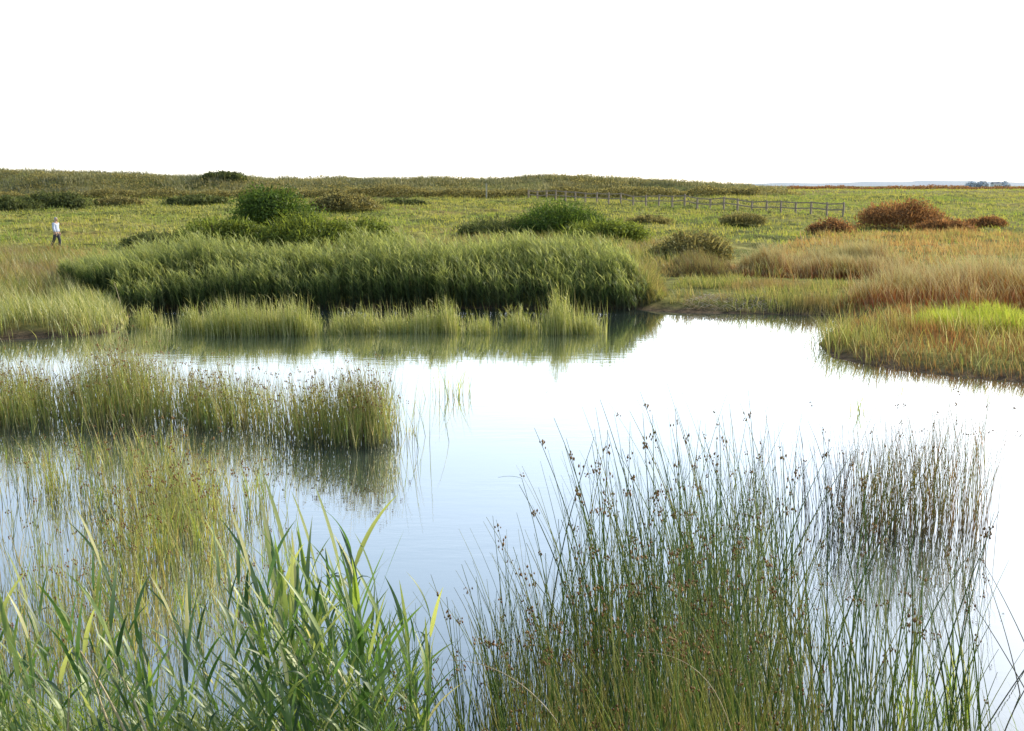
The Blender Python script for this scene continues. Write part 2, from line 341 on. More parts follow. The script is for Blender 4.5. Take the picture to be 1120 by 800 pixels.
# ------------------------------------------------------------------ vegetation stuff
SUNW = (math.pi, .9)   # reeds lean with the breeze, toward -x
def reed_bed(name, poly, n, hf, label, cat='reeds', K=7, m='reed_far', thin=None):
    xy = inpoly(poly, n); xy = xy+np.column_stack([.9*nz(xy[:,0], xy[:,1], 1.1, 11), .35*nz(xy[:,0], xy[:,1], 1.6, 12)])
    xy = xy[sdist(xy[:,0], xy[:,1]) > -.7]
    if thin is not None: xy = clumpy(xy, *thin)
    b = ground3(xy); h = hf(xy)*rs.triangular(.62,.98,1.16,len(xy))*(1+.13*nz(xy[:,0], xy[:,1], 3.4, 8)+.10*nz(xy[:,0], xy[:,1], 1.2, 18))
    P = params(b, h, (0,.08), (.0,.14), (0,.03), wind=SUNW)
    mb = MB(); tubes(mb, P, U(.008,.014, len(xy)), 3, 3, .5)
    leaves_on(mb, P, K, (.28,.52), (.018,.036), .18, 1., wind=(math.pi, 1.3), curl=(.1,.7))
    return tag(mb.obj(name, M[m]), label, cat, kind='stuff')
def XY(u, Yd, z=1.0): return (XU(u, Yd, z), Yd)
# main reed bed: bounded by the shoreline in front
front = [W(u, v) for u, v in [(80,334),(118,343),(150,343),(180,342),(300,341),(450,341),(600,342),(675,341)]]
bed = front+[XY(692,32.6),XY(704,34),XY(695,36),XY(640,37.2),XY(480,37.2),XY(300,37),XY(150,38),XY(70,38)]
def hf_main(xy):
    u = xy[:, 0]/xy[:, 1]*F+560
    h = np.interp(u, [60,110,180,240,400,560,640,680,705],[.7,1.15,1.6,1.82,1.78,1.75,1.8,1.7,1.0])
    h = h*(.74+.26*ss((sdist(xy[:,0], xy[:,1])+.6)/2.6))
    return h*(1+.07*nz(xy[:,0], xy[:,1], .9, 1))
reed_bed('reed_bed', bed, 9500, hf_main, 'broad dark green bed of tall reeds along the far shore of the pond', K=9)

def pdist(poly, xy):
    p = np.array(poly); best = np.full(len(xy), 1e9)
    for i in range(len(p)):
        a, b = p[i], p[(i+1) % len(p)]; e = b-a; t = np.clip(((xy-a)@e)/(e@e+1e-9), 0, 1); best = np.minimum(best, np.hypot(*(xy-a-t[:, None]*e).T))
    return best
def stand(name, poly, n, h, w, m, label=None, cat='grass', lean=(0,.15), bend=(.05,.5), droop=(0,.3), thin=None, seg=3, wind=(math.pi,1.4), heads=None, kind='stuff', tube=False, sink=.03, hfun=None, soft=0, vary=.22):
    xy = inpoly(poly, n) if not isinstance(poly, np.ndarray) else poly
    if thin is not None: xy = clumpy(xy, *thin)
    hh = U(h[0], h[1], len(xy))
    if soft:
        hh = hh*(.4+.6*ss(pdist(poly, xy)/soft)); far_ = 1*(xy[:, 1] > 25)
        xy = xy+far_[:, None]*np.column_stack([.7*soft*nz(xy[:,0], xy[:,1], 1.1, 11), .45*soft*nz(xy[:,0], xy[:,1], 1.3, 12)])+rs.normal(0, .16*soft, xy.shape)
        keep = sdist(xy[:,0], xy[:,1]) > -.5; xy = xy[keep]; hh = hh[keep]
    hh = hh*(1+vary*nz(xy[:,0], xy[:,1], 1.6, 3)+vary*.7*nz(xy[:,0], xy[:,1], 4.1, 6))
    b = ground3(xy, sink)
    if hfun is not None: hh = hh*hfun(xy)
    P = params(b, hh, lean, bend, droop, wind=wind); mb = MB()
    if tube: tubes(mb, P, U(w[0], w[1], len(xy)), seg, 3, .7)
    else: blades(mb, P, U(w[0], w[1], len(xy)), seg)
    o = mb.obj(name, M[m])
    tag(o, label, cat, kind=kind)
    return o
# paler arching grass rounding the end of the bed
stand('tall_grass', [XY(685,32.6),XY(728,33),XY(735,35),XY(715,38),XY(690,38)], 5200, (1.0,1.6), (.015,.03), 'grass_green', 'olive grass arching from the right-hand end of the tall reed bed', lean=(.05,.25), bend=(.1,.6), droop=(.1,.5),
      hfun=lambda q: np.interp(q[:,0]/q[:,1]*F+560, [680,700,735],[1.1,1,.5]), soft=0.5, vary=0.2)
# left bank
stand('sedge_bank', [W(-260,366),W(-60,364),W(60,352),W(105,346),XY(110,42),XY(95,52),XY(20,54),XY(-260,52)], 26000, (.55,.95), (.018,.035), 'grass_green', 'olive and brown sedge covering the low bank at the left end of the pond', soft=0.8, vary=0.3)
stand('bank_grass', [W(-260,380),W(-60,376),W(60,371),W(124,366),W(136,356),W(138,346),W(120,340),W(50,345),W(-260,355)], 9000, (.5,1.0), (.015,.03), 'reed_pale', 'pale green grass on the edge of the left bank beside the reed bed', thin=(1.4,-.6), soft=0.25, vary=0.3)
stand('russet_sedge', [XY(-100,47),XY(90,46),XY(130,50),XY(120,54),XY(-100,53)], 7000, (.3,.55), (.03,.05), 'russet', 'rusty brown sedge in front of the walking person', kind='stuff', soft=0.8, vary=0.3)
# rough ground behind the reed bed
stand('rough_grass', [XY(130,39),XY(700,37.5),XY(760,45),XY(780,60),XY(600,66),XY(130,58)], 30000, (.35,.75), (.025,.05), 'grass_green', 'yellow green rough grass between the reed bed and the bushes behind it', thin=(.5,-.5), soft=1, vary=0.35)
# meadow: blades grow larger with distance classes
def meadow(name, poly, n, h, w, m, label, **k): return stand(name, poly, n, h, w, m, label, seg=2, **k)
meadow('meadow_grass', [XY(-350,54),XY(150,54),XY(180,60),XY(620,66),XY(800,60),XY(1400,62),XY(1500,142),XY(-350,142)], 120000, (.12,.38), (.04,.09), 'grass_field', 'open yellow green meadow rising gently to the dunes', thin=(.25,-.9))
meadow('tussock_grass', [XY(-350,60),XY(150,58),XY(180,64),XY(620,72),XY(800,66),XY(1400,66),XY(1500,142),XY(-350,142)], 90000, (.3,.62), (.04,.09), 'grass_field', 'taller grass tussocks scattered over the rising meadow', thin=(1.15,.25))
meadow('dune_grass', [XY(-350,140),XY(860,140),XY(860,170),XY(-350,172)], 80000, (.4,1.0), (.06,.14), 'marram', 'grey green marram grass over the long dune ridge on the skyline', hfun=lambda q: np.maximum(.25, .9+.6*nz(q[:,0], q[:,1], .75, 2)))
meadow('far_pasture', [XY(800,140),XY(1600,140),XY(1600,205),XY(800,205)], 30000, (.12,.35), (.08,.16), 'grass_field', 'flat far pasture on the right beyond the rail fence')
def hedge(name, pts, n, h, w, m, label, dep=1.2):
    pts = np.array(pts); t = U(0, len(pts)-1.001, n); i = t.astype(int); fr = (t-i)[:, None]
    p = pts[i]*(1-fr)+pts[i+1]*fr; p = p+np.column_stack([np.zeros(n), rs.normal(0, dep/2, n)])
    h1 = 1+.35*nz(p[:,0], p[:,1], .8, 3)
    mb = MB(); z = zt(p[:,0], p[:,1])+rs.rand(n)**.8*h*h1
    leafquads(mb, np.column_stack([p, z]), U(w*.6, w*1.3, n))
    return tag(mb.obj(name, M[m], smooth=False), label, 'hedge')
def leafquads(mb, c, sz, nrm=None, tilt=.9):
    n = len(c)
    a = rs.normal(0, 1, (n,3))
    if nrm is not None: a = nrm+a*tilt
    a /= np.linalg.norm(a, axis=1)[:, None]+1e-9
    t = np.cross(a, rs.normal(0, 1, (n,3))); t /= np.linalg.norm(t, axis=1)[:, None]+1e-9
    b = np.cross(a, t)
    s = sz[:, None]/2
    v = np.stack([c-t*s, c+b*s*.6, c+t*s, c-b*s*.6], 1).reshape(-1, 3)
    f = np.arange(n*4).reshape(-1, 4)
    mb.add(v, np.repeat(rs.rand(n), 4), np.repeat(rs.rand(n), 4), f4=f)
xy = inpoly([XY(-300,141),XY(880,141),XY(840,160),XY(-300,160)], 60000); q = nz(xy[:,0], xy[:,1]*.8, .42, 9)+.5*nz(xy[:,0], xy[:,1], 1.3, 2)+rs.normal(0,.15,len(xy)); xy = xy[q > .0]
mb = MB(); leafquads(mb, np.column_stack([xy, zt(xy[:,0], xy[:,1])+rs.rand(len(xy))*.85*(.7+.5*nz(xy[:,0], xy[:,1], 1.1, 1))]), U(.15,.34,len(xy)))
tag(mb.obj('dune_scrub', M['leaf_brown'], smooth=False), 'dark patches of low scrub scattered over the face of the dune ridge', 'scrub', kind='stuff')
xy = inpoly([XY(-300,88),XY(860,95),XY(860,135),XY(-300,135)], 70000); q = nz(xy[:,0]*.6, xy[:,1], .55, 9)+.5*nz(xy[:,0], xy[:,1], 1.9, 2)+rs.normal(0,.15,len(xy)); xy = xy[q > .42]
mb = MB(); leafquads(mb, np.column_stack([xy, zt(xy[:,0], xy[:,1])+rs.rand(len(xy))*.42]), U(.10,.24,len(xy)))
tag(mb.obj('meadow_herbs', M['leaf_dark'], smooth=False), 'low dark herb patches speckling the rising meadow', 'herbs', kind='stuff')
hedge('hedge', [XY(380,139),XY(470,137),XY(560,136),XY(640,135),XY(735,138),XY(830,142)], 16000, 1.15, .26, 'leaf_brown', 'long dark hedge line at the foot of the dunes behind the rail fence')
hedge('hedge', [XY(760,200),XY(900,204),XY(1120,200),XY(1400,200)], 22000, .8, .26, 'leaf_russet', 'low russet hedge along the far edge of the right-hand pasture', 2)
hedge('scrub_line', [XY(-300,135),XY(0,132),XY(120,131),XY(260,132),XY(380,136)], 16000, 1.0, .26, 'leaf_brown', 'line of brown scrub running along the foot of the dune on the left')
# right bank
stand('pale_grass', [W(925,346),W(1010,349),W(1130,352),W(1500,362),XY(1500,40),XY(1050,38),XY(940,36.5)], 17000, (.95,1.45), (.016,.03), 'pale_tall', 'tall pale seeding grass with rusty shaded stems on the right bank', hfun=lambda q: 1+.18*nz(q[:,0], q[:,1], .7, 2), soft=0.9, vary=0.4)
stand('pale_grass', [XY(795,41),XY(960,39.5),XY(1000,42),XY(960,47),XY(800,47)], 12000, (.75,1.2), (.018,.034), 'pale_tall', 'middle stand of pale grass above a rusty bank behind the bare shore', hfun=lambda q: 1+.2*nz(q[:,0], q[:,1], .7, 4), soft=0.9, vary=0.42)
stand('sedge_meadow', [XY(820,47),XY(1600,42),XY(1600,75),XY(880,72)], 36000, (.3,.65), (.025,.05), 'russet', 'rusty sedge meadow behind the right bank', thin=(.6,-.6), soft=1.2, vary=0.4)
stand('tall_stalks', [W(930,342),W(1130,350),W(1500,358),XY(1500,46),XY(800,46),XY(800,41)], 1500, (.9,1.75), (.014,.024), 'pale_tall', 'scattered taller seeding stalks standing above the right bank grass', thin=(2.5,.1), vary=.2)
stand('green_grass', [W(925,344),W(1130,351),W(1500,360),XY(1500,48),XY(800,47),XY(790,40),XY(920,38)], 9000, (.4,1.15), (.016,.03), 'grass_green', 'green clumps mixed into the pale and rusty grass of the right bank', thin=(1.5,.12), soft=.6, vary=.4)
stand('dark_sedge', [XY(728,41),XY(790,40),XY(800,46),XY(735,48)], 4500, (.5,.9), (.02,.035), 'brown_sedge', 'dark brown sedge in the hollow between the reed bed and the pale grass', soft=0.9, vary=0.3)
stand('shore_grass', [W(738,339),W(860,342),W(940,344),XY(950,36),XY(900,39),XY(740,39.5)], 9000, (.2,.6), (.014,.026), 'grass_green', 'short olive grass on the flat shore beside the reed bed', thin=(1.2,-.3), soft=0.5, vary=0.3)
stand('sedge_fringe', [W(785,343.5),W(890,345.5),W(935,347),W(930,339),W(790,336)], 1700, (.3,.8), (.012,.022), 'grass_green', 'green sedge shoots standing along the waterline of the far shore', lean=(0,.15), bend=(0,.3), thin=(2.,-.1), soft=0.4, vary=0.3)
# islet / spit on the right
spit = [W(948,352),W(918,361),W(900,380),W(918,391),W(960,402),W(1040,413),W(1120,419),W(1500,434),W(1500,365),W(1130,354),W(1000,350)]
stand('spit_grass', spit, 15000, (.2,.6), (.012,.024), 'spit', 'short olive and brown grass over the low spit at the right edge', soft=0.3, vary=0.3)
stand('bright_grass', [W(985,368),W(1040,374),W(1125,379),W(1500,390),W(1500,362),W(1060,357),W(1000,361)], 13000, (.45,.65), (.014,.026), 'lime_isle', 'vivid lime green grass on top of the spit at the right edge', soft=0.4, vary=0.25)
stand('fringe_reeds', [W(890,392),W(900,372),W(925,362),W(960,372),W(975,396),W(950,402)], 1300, (.4,1.05), (.010,.02), 'grass_green', 'thin olive reeds fringing the tip of the right-hand spit', thin=(2.2,.0))
stand('spit_reeds', [W(905,388),W(925,368),W(1000,364),W(1120,384),W(1500,400),W(1500,425),W(1120,417),W(1000,407)], 1500, (.5,1.15), (.011,.021), 'reed_pale', 'scattered taller pale reeds rising from the low spit', cat='reeds', thin=(2.4,.15), vary=.3)
stand('edge_reeds', [W(872,386),W(892,362),W(905,352),W(950,350),W(930,366),W(915,404),W(985,412),W(980,418),W(890,406)], 420, (.4,.95), (.010,.018), 'grass_green', 'sparse reeds standing in the water off the tip of the spit', cat='reeds', thin=(3,.0), sink=.1)
# litter on the bare shore
xy = inpoly([W(742,341),W(800,342.5),W(860,343),W(830,334),W(770,332)], 900); b = ground3(xy, -.02)
P = params(b, U(.1,.35,900), (1.5,3), (0,.3), (0,.1)); P['h'] *= .4; mb = MB(); blades(mb, P, U(.02,.05,900), 2)
tag(mb.obj('reed_litter', M['litter']), 'bleached dead reed litter lying on the bare far shore', 'litter', kind='stuff')

# ------------------------------------------------------------------ bushes
def bush(name, u, Yd, wid, hgt, m, label, cat='bush', n=9000, leaf=.13, dep=None, skew=0, group=None, lobes=26):
    x = XU(u, Yd, 1); z = float(zt(x, Yd)); root = empty(name, (x, Yd, z-.05)); tag(root, label, cat, group)
    dep = dep or wid*.7
    mb = MB(); per = n//lobes
    for k in range(lobes):
        a = U(0, 6.283, 1)[0]; q = math.sqrt(rs.rand())*.8
        cx = q*math.cos(a)*wid/2; cy = q*math.sin(a)*dep/2
        top = hgt*(1-q*q*.85)**.7*rs.uniform(.75, 1.08)
        top *= 1-skew*(cx/(wid/2))*.5
        lr = rs.uniform(.12, .32)*min(wid, hgt*2.2); lr = min(lr, top*.6+.1)
        cz = max(top-lr, lr*.3)
        d = rs.normal(0, 1, (per,3)); d /= np.linalg.norm(d, axis=1)[:, None]
        d[:, 2] = np.where(d[:, 2] < -.3, -d[:, 2], d[:, 2])
        rr = lr*(rs.rand(per)**.35)*(1+.12*rs.normal(0,1,per))
        c = np.array([cx, cy, cz])+d*rr[:, None]*np.array([1.25,1.1,1])
        c[:, 2] = np.abs(c[:, 2])
        leafquads(mb, c, U(leaf*.6, leaf*1.4, per), d, .7)
    # skirts of low leaves to the ground
    k = n//4; a = U(0, 6.283, k); q = np.sqrt(rs.rand(k)); t = rs.rand(k)
    c = np.column_stack([q*np.cos(a)*wid/2, q*np.sin(a)*dep/2, t*hgt*.8*(1-q**3)])
    leafquads(mb, c, U(leaf*.6, leaf*1.3, k))
    k = n//30; a = U(0, 6.283, k); q = np.sqrt(rs.rand(k)); zz_ = hgt*(1-q*q*.85)**.7*rs.uniform(.6,.95,k)
    Ps = dict(b=np.column_stack([q*np.cos(a)*wid/2, q*np.sin(a)*dep/2, zz_]), h=U(.12,.34,k)*hgt**.5, lean=U(0,.8,k), bend=U(0,.3,k), droop=U(0,.2,k), ang=a, r=rs.rand(k))
    blades(mb, Ps, U(.4,.9,k)*leaf, 3)
    fo = mb.obj('foliage', M[m], root, smooth=False)
    mb = MB(); ns = 4
    b = np.column_stack([rs.normal(0, .12*wid, ns), rs.normal(0, .1*dep, ns), np.zeros(ns)])
    P = dict(b=b, h=np.full(ns, hgt*.8), lean=U(.1,.5,ns), bend=U(0,.2,ns), droop=U(0,.1,ns), r=rs.rand(ns), ang=U(0,6.28,ns))
    wds = U(.05,.09,ns)
    for q_ in range(ns):
        mb = MB(); tubes(mb, {k_: v_[q_:q_+1] for k_, v_ in P.items()}, wds[q_:q_+1], 4, 5, .7); mb.obj('stem', M['bark'], root)
    return root
bush('bush', 298, 62, 5.4, 3.6, 'leaf_green', 'rounded dark green bush, the tallest behind the reed bed', n=16000, leaf=.15, lobes=34)
bush('bramble', 244, 56, 6.0, 2.0, 'leaf_bramble', 'low bramble thicket sloping down to the left of the tallest bush', 'bramble', n=12000)
bush('bramble', 335, 56, 6.5, 2.3, 'leaf_bramble', 'bright green bramble thicket in front of the tallest bush', 'bramble', n=14000)
bush('bramble', 392, 58, 4.4, 1.95, 'leaf_bramble', 'small round bramble thicket to the right of the tallest bush', 'bramble', n=9000)
bush('bramble', 178, 57, 5.0, 1.15, 'leaf_dark', 'low dark bramble tail at the left end of the bushes, nearest the person', 'bramble', n=6000)
bush('gorse', 556, 68, 8.0, 1.5, 'leaf_dark', 'low dark left shoulder of the domed scrub behind the reed bed', 'scrub', n=12000)
bush('gorse', 612, 67, 6.6, 2.75, 'leaf_green', 'domed dark green scrub standing alone behind the middle of the reed bed', 'scrub', n=14000, lobes=30)
bush('bramble', 660, 62, 6.4, 1.7, 'leaf_bramble', 'yellow green bramble slope to the right of the domed scrub', 'bramble', n=9000)
bush('scrub', 710, 84, 4.4, .8, 'leaf_brown', 'small flat brown scrub just below the rail fence', 'scrub', n=4500)
bush('scrub', 812, 83, 4.0, 1.1, 'leaf_brown', 'small round brown scrub in front of the middle of the fence', 'scrub', n=4500)
bush('scrub', 757, 50, 4.2, 1.5, 'leaf_brown', 'dark brown scrub in the hollow right of the reed bed', 'scrub', n=6000)
bush('russet_bush', 985, 78, 7.2, 2.35, 'leaf_russet', 'large russet bush, the tallest on the right-hand meadow', n=14000, lobes=30)
bush('russet_bush', 1034, 74, 5.0, 1.15, 'leaf_russet', 'low russet bush touching the right side of the large russet bush', n=7000)
bush('russet_bush', 910, 72, 3.4, 1.35, 'leaf_russet', 'small russet bush between the fence end and the large russet bush', n=6000)
bush('russet_bush', 1078, 80, 3.6, 1.0, 'leaf_russet', 'rightmost small russet bush, near the edge of the meadow', n=5000)
bush('dune_shrub', 246, 153, 7.5, 1.5, 'leaf_dark', 'dark shrub breaking the skyline on top of the dune', 'shrub', n=6000, leaf=.28)
bush('scrub', 60, 112, 9.5, 2.1, 'leaf_dark', 'wide dark scrub on the slope above the person', 'scrub', n=9000, leaf=.24)
bush('scrub', 12, 108, 8.0, 1.7, 'leaf_dark', 'dark scrub at the left edge of the meadow', 'scrub', n=7000, leaf=.24)
bush('scrub', 130, 118, 6.5, 1.3, 'leaf_brown', 'low brown scrub right of the wide dark scrub', 'scrub', n=5000, leaf=.24)
bush('scrub', 215, 120, 9.0, 1.4, 'leaf_dark', 'dark scrub strip on the meadow left of the tallest bush', 'scrub', n=6000, leaf=.24)
bush('scrub', 378, 105, 8.5, 1.7, 'leaf_brown', 'brown scrub on the meadow just right of the tallest bush', 'scrub', n=7000, leaf=.24)
bush('scrub', 440, 118, 7.0, 1.0, 'leaf_dark', 'faint low scrub in the middle of the meadow', 'scrub', n=4000, leaf=.22)

def straw(pts, lab, w=.007, name='dry_stem'):
    x, y, z = pts[0]; root = tag(empty(name, pts[0]), lab, 'dry stem'); p = np.array(pts)-np.array(pts[0]); K = 12
    t = np.linspace(0, 1, K); q = ((1-t)**2)[:, None]*p[0]+(2*t*(1-t))[:, None]*p[1]+(t**2)[:, None]*p[2]
    an = np.arange(5)/5*6.283; rad = w/2*(1-.7*t); v = q[:, None]+np.stack([np.zeros((K,5)), rad[:, None]*np.cos(an), rad[:, None]*np.sin(an)], -1)+np.stack([rad[:, None]*np.cos(an)*.6, np.zeros((K,5)), np.zeros((K,5))], -1)
    b = np.arange(K-1)[:, None]*5; i = np.arange(5); j = (i+1) % 5
    f = np.stack([b+i, b+j, b+5+j, b+5+i], -1).reshape(-1, 4); mb = MB(); mb.add(v.reshape(-1,3), np.full(K*5,.4), np.full(K*5,.5), f4=f); mb.obj('stem', M['straw'], root)
# ------------------------------------------------------------------ pale reed tufts along the far shore
tuft_spec = [(214,364,.62,.85),(243,366,.85,1.15),(274,366,.75,1.05),(300,365,.6,.95),(328,366,.9,1.05),(373,364,.4,.85),(398,363,.65,.85),(430,363,.6,.85),(462,363,.55,.9),(490,362,.55,1.1),(527,364,.5,.85),
             (566,364,.8,1.0),(612,365,.55,2.5),(641,364,.7,.95),(160,358,.45,.7)]
names = ['first','second','third','fourth','fifth','sixth','seventh','eighth','ninth','tenth','eleventh','twelfth','thirteenth','fourteenth','fifteenth']
order = sorted(tuft_spec)
for k, (u, v, wid, hg) in enumerate(order):
    x, y = W(u, v); n = int(700*wid); hg = hg*rs.uniform(.75,1.2) if u != 612 else hg
    a = U(0, 6.283, n); q = rs.rand(n)**.6
    b = np.column_stack([q*np.cos(a)*wid*.5+rs.normal(0,.16,n), q*np.sin(a)*.45, np.full(n, -.2)])
    root = empty('reed_tuft', (x, y, 0))
    lab = names[k]+' pale reed tuft from the left standing in the water before the reed bed'
    if (u, v) == (612, 365): lab = 'tallest of the pale reed tufts, a grey green spray before the reed bed'
    if u == 160: lab = 'thin leftmost reed tuft alone in the dark inlet'
    tag(root, lab, 'reeds', 'pale reed tufts along the far shore')
    env = rs.triangular(.3,.85,1.15,n)*(1-.3*q**2)*(1+.3*nz(b[:,0]+x, b[:,1]*0+y, 5., 30))
    P = params(b, U(.5,1.05,n)*(hg+.25)*env, (0,.10), (0,.16), (0,.08), wind=(math.pi,1.5)); mb = MB(); blades(mb, P, U(.012,.026,n), 3); 
    leaves_on(mb, {kk: vv[:n//3] for kk, vv in P.items()}, 3, (.15,.35), (.014,.022), .3, .95, wind=(math.pi,1.2))
    mb.obj('leaves', M['reed_pale'], root)
stand('sparse_reeds', [W(175,366),W(350,367),W(355,358),W(175,356)], 2600, (.25,1.15), (.012,.024), 'reed_pale', 'ragged pale reeds linking the tufts before the left half of the reed bed', cat='reeds', lean=(0,.12), bend=(0,.2), droop=(0,.1), sink=.12, vary=.4, thin=(3.4,-.3))
stand('sparse_reeds', [W(365,364),W(665,365),W(668,357),W(365,356)], 2400, (.25,1.1), (.012,.024), 'reed_pale', 'ragged pale reeds linking the tufts before the right half of the reed bed', cat='reeds', lean=(0,.12), bend=(0,.2), droop=(0,.1), sink=.12, vary=.35, thin=(3.4,-.1))
for u, Yd, n, hg, wd, lab in [(122,44,9,.95,.35,'pale sprig of upright bleached leaves left of the reed bed'),(531,41,6,.8,.3,'small bleached sprig standing above the middle of the reed bed'),(905,57,22,.9,2.2,'row of pale leaves in front of the russet bushes')]:
    x = XU(u, Yd, 1); b = np.column_stack([rs.normal(x, wd/2, n), rs.normal(Yd, .15, n)]); b = np.column_stack([b, zt(b[:,0], b[:,1])])-np.array([x, Yd, 0]); z0_ = float(zt(x, Yd)); b[:, 2] -= z0_
    root = tag(empty('pale_sprig', (x, Yd, z0_)), lab, 'plant'); P = params(b, U(.6,1,n)*hg, (0,.2), (0,.3), (0,.1), wind=(math.pi,.8)); mb = MB(); blades(mb, P, U(.04,.07,n), 4); mb.obj('leaves', M['straw'], root)
x, y = W(131,346); straw([(x+.12,y,-.1),(x+.05,y,.5),(x-.1,y,1.05)], 'lone bleached reed stem leaning left in the dark inlet', .03)
# small sparse tufts out in the water
for u, v, n, hg, wd, lab in [(494,434,46,.95,.4,'small sparse rush tuft alone in open water near the centre'),
                     (447,474,14,.5,.2,'few thin rush blades in the water just right of the left-hand rush stand'),
                     (940,452,14,.6,.12,'thin faint rush tuft alone in bright water on the right'),
                     (988,428,8,.45,.2,'few short rush blades in the water below the spit')]:
    x, y = W(u, v); b = np.column_stack([rs.normal(0, wd/2, n), rs.normal(0, wd/2, n), np.full(n, -.15)])
    root = empty('rush_tuft', (x, y, 0)); tag(root, lab, 'rushes'); P = params(b, U(.4,1,n)*(hg+.15), (0,.2), (0,.35), (0,.1)); mb = MB(); blades(mb, P, U(.01,.018,n), 4)
    mb.obj('blades', M['rush_mid'], root)

# ------------------------------------------------------------------ rush stands
def rushes(name, xy, h, m, label, rad=(.007,.012), heads=.6, hs=(.006,.012), wind=(math.pi,1.6), lean=(0,.14), bend=(0,.22), hfun=None, leafy=0, kind='stuff', pos=None):
    xy = xy+rs.normal(0,.09,xy.shape)+(rs.rand(len(xy)) < .06)[:, None]*rs.normal(0,.4,xy.shape)
    b = ground3(xy, .0); b[:, 2] = np.where(b[:, 2] < .02, -.15, b[:, 2]-.02)
    hh = U(h[0], h[1], len(xy))
    if hfun is not None: hh = hh*hfun(xy)
    hh = hh*np.clip(1+.26*nz(xy[:,0], xy[:,1], 2.6, 21)+.13*nz(xy[:,0], xy[:,1], 7, 22), .4, 1.35)*rs.triangular(.6,1.0,1.12,len(xy))
    hh = hh+np.where(b[:, 2] < 0, .15, 0)
    P = params(b, hh, lean, bend, (0,.03), wind=wind); mb = MB(); tubes(mb, P, U(rad[0], rad[1], len(xy)), 5, 3, .7)
    heads = heads*.3; root = tag(empty(name, (0,0,0)), label, 'rushes', kind=kind)
    if leafy:
        idx = rs.rand(len(xy)) < leafy; Q = {k: v[idx] for k, v in P.items()}
        Q = dict(Q); leaves_on(mb, Q, 2, (.25,.5), (.007,.013), .05, .7, curl=(0,.12), lean=(.05,.3))
    mb.obj('stems', M[m], root)
    idx = rs.rand(len(xy)) < heads; Q = {k: v[idx] for k, v in P.items()}; n = len(Q['h']); mb = MB(); K = 4
    if n:
        c = path(Q, U(.86,.99,(n,1)))[:, 0]; c = np.repeat(c, K, 0)+rs.normal(0, .018, (n*K,3)); blobs(mb, c, U(hs[0], hs[1], n*K), np.repeat(Q['r'], K)*.5+rs.rand(n*K)*.5)
        o = mb.obj('seed_heads', M['seed'], root)
    return root
# left-hand stand in two lobes, waterline about 14-18 m out
band_a = [W(-120,478),W(0,474),W(90,474),W(190,470),W(200,452),W(150,440),W(80,440),W(0,443),W(-120,445)]
q = clumpy(inpoly(band_a, 3600), 3.0, -.3)
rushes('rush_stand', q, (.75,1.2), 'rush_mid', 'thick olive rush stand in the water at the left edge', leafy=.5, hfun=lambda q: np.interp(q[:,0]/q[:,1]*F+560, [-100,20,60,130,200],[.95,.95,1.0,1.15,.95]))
band_b = [W(200,470),W(250,478),W(320,486),W(390,492),W(424,490),W(426,478),W(380,468),W(300,462),W(240,455),W(200,452)]
q = clumpy(inpoly(band_b, 2100), 3.4, -.3)
rushes('rush_stand', q, (.7,1.05), 'rush_mid', 'yellow green rush stand reaching out into the middle of the pond', leafy=.5)
c_ = W(410,484); q = np.array(c_)+rs.normal(0,1,(300,2))*np.array([.17,.17])
rushes('rush_clump', q, (.9,1.45), 'rush_mid', 'tallest dense rush clump at the open-water tip of the left stand', leafy=.5)
# second, looser band nearer the viewer
q = np.concatenate([clumpy(inpoly([W(-150,640),W(0,640),W(120,640),W(230,630),W(300,600),W(300,520),W(210,510),W(0,520),W(-150,530)], 2500), 3.2, .12),
                    clumpy(inpoly([W(110,640),W(240,640),W(250,560),W(200,530),W(120,540)], 900), 2.6, -.3)])
rushes('rush_stand', q, (.55,1.0), 'rush_mid', 'loose reedy rushes with sky reflections between them at lower left', rad=(.006,.011), leafy=.6, hs=(.006,.012))
q = clumpy(inpoly([W(-100,790),W(0,780),W(300,760),W(330,640),W(0,640),W(-100,640)], 1500), 2.5, -.2)
rushes('rush_stand', q, (.4,.85), 'rush_mid', 'thin low rushes between the lower left reeds and the looser rushes behind', rad=(.004,.007), leafy=.6, hs=(.005,.009))

# dark clump row on the right, 11 m out
q = np.concatenate([clumpy(inpoly([W(925,590),W(1010,592),W(1076,584),W(1072,566),W(1000,562),W(930,566)], 420), 4, -.6),
                    clumpy(inpoly([W(965,586),W(1062,586),W(1055,570),W(970,570)], 200), 5, -.1)])
rushes('rush_clump', q, (1.0,1.6), 'rush_russet', 'russet tinged rush clump standing in the water at right', rad=(.005,.009), leafy=.25, heads=.35, hs=(.006,.01))
q = clumpy(inpoly([W(800,592),W(930,590),W(925,562),W(810,560)], 330), 4, -.3)
rushes('rush_row', q, (.85,1.45), 'rush_dark', 'row of dark thin rushes in the water left of the russet clump', rad=(.005,.009), leafy=.1, heads=.35, hs=(.006,.01))

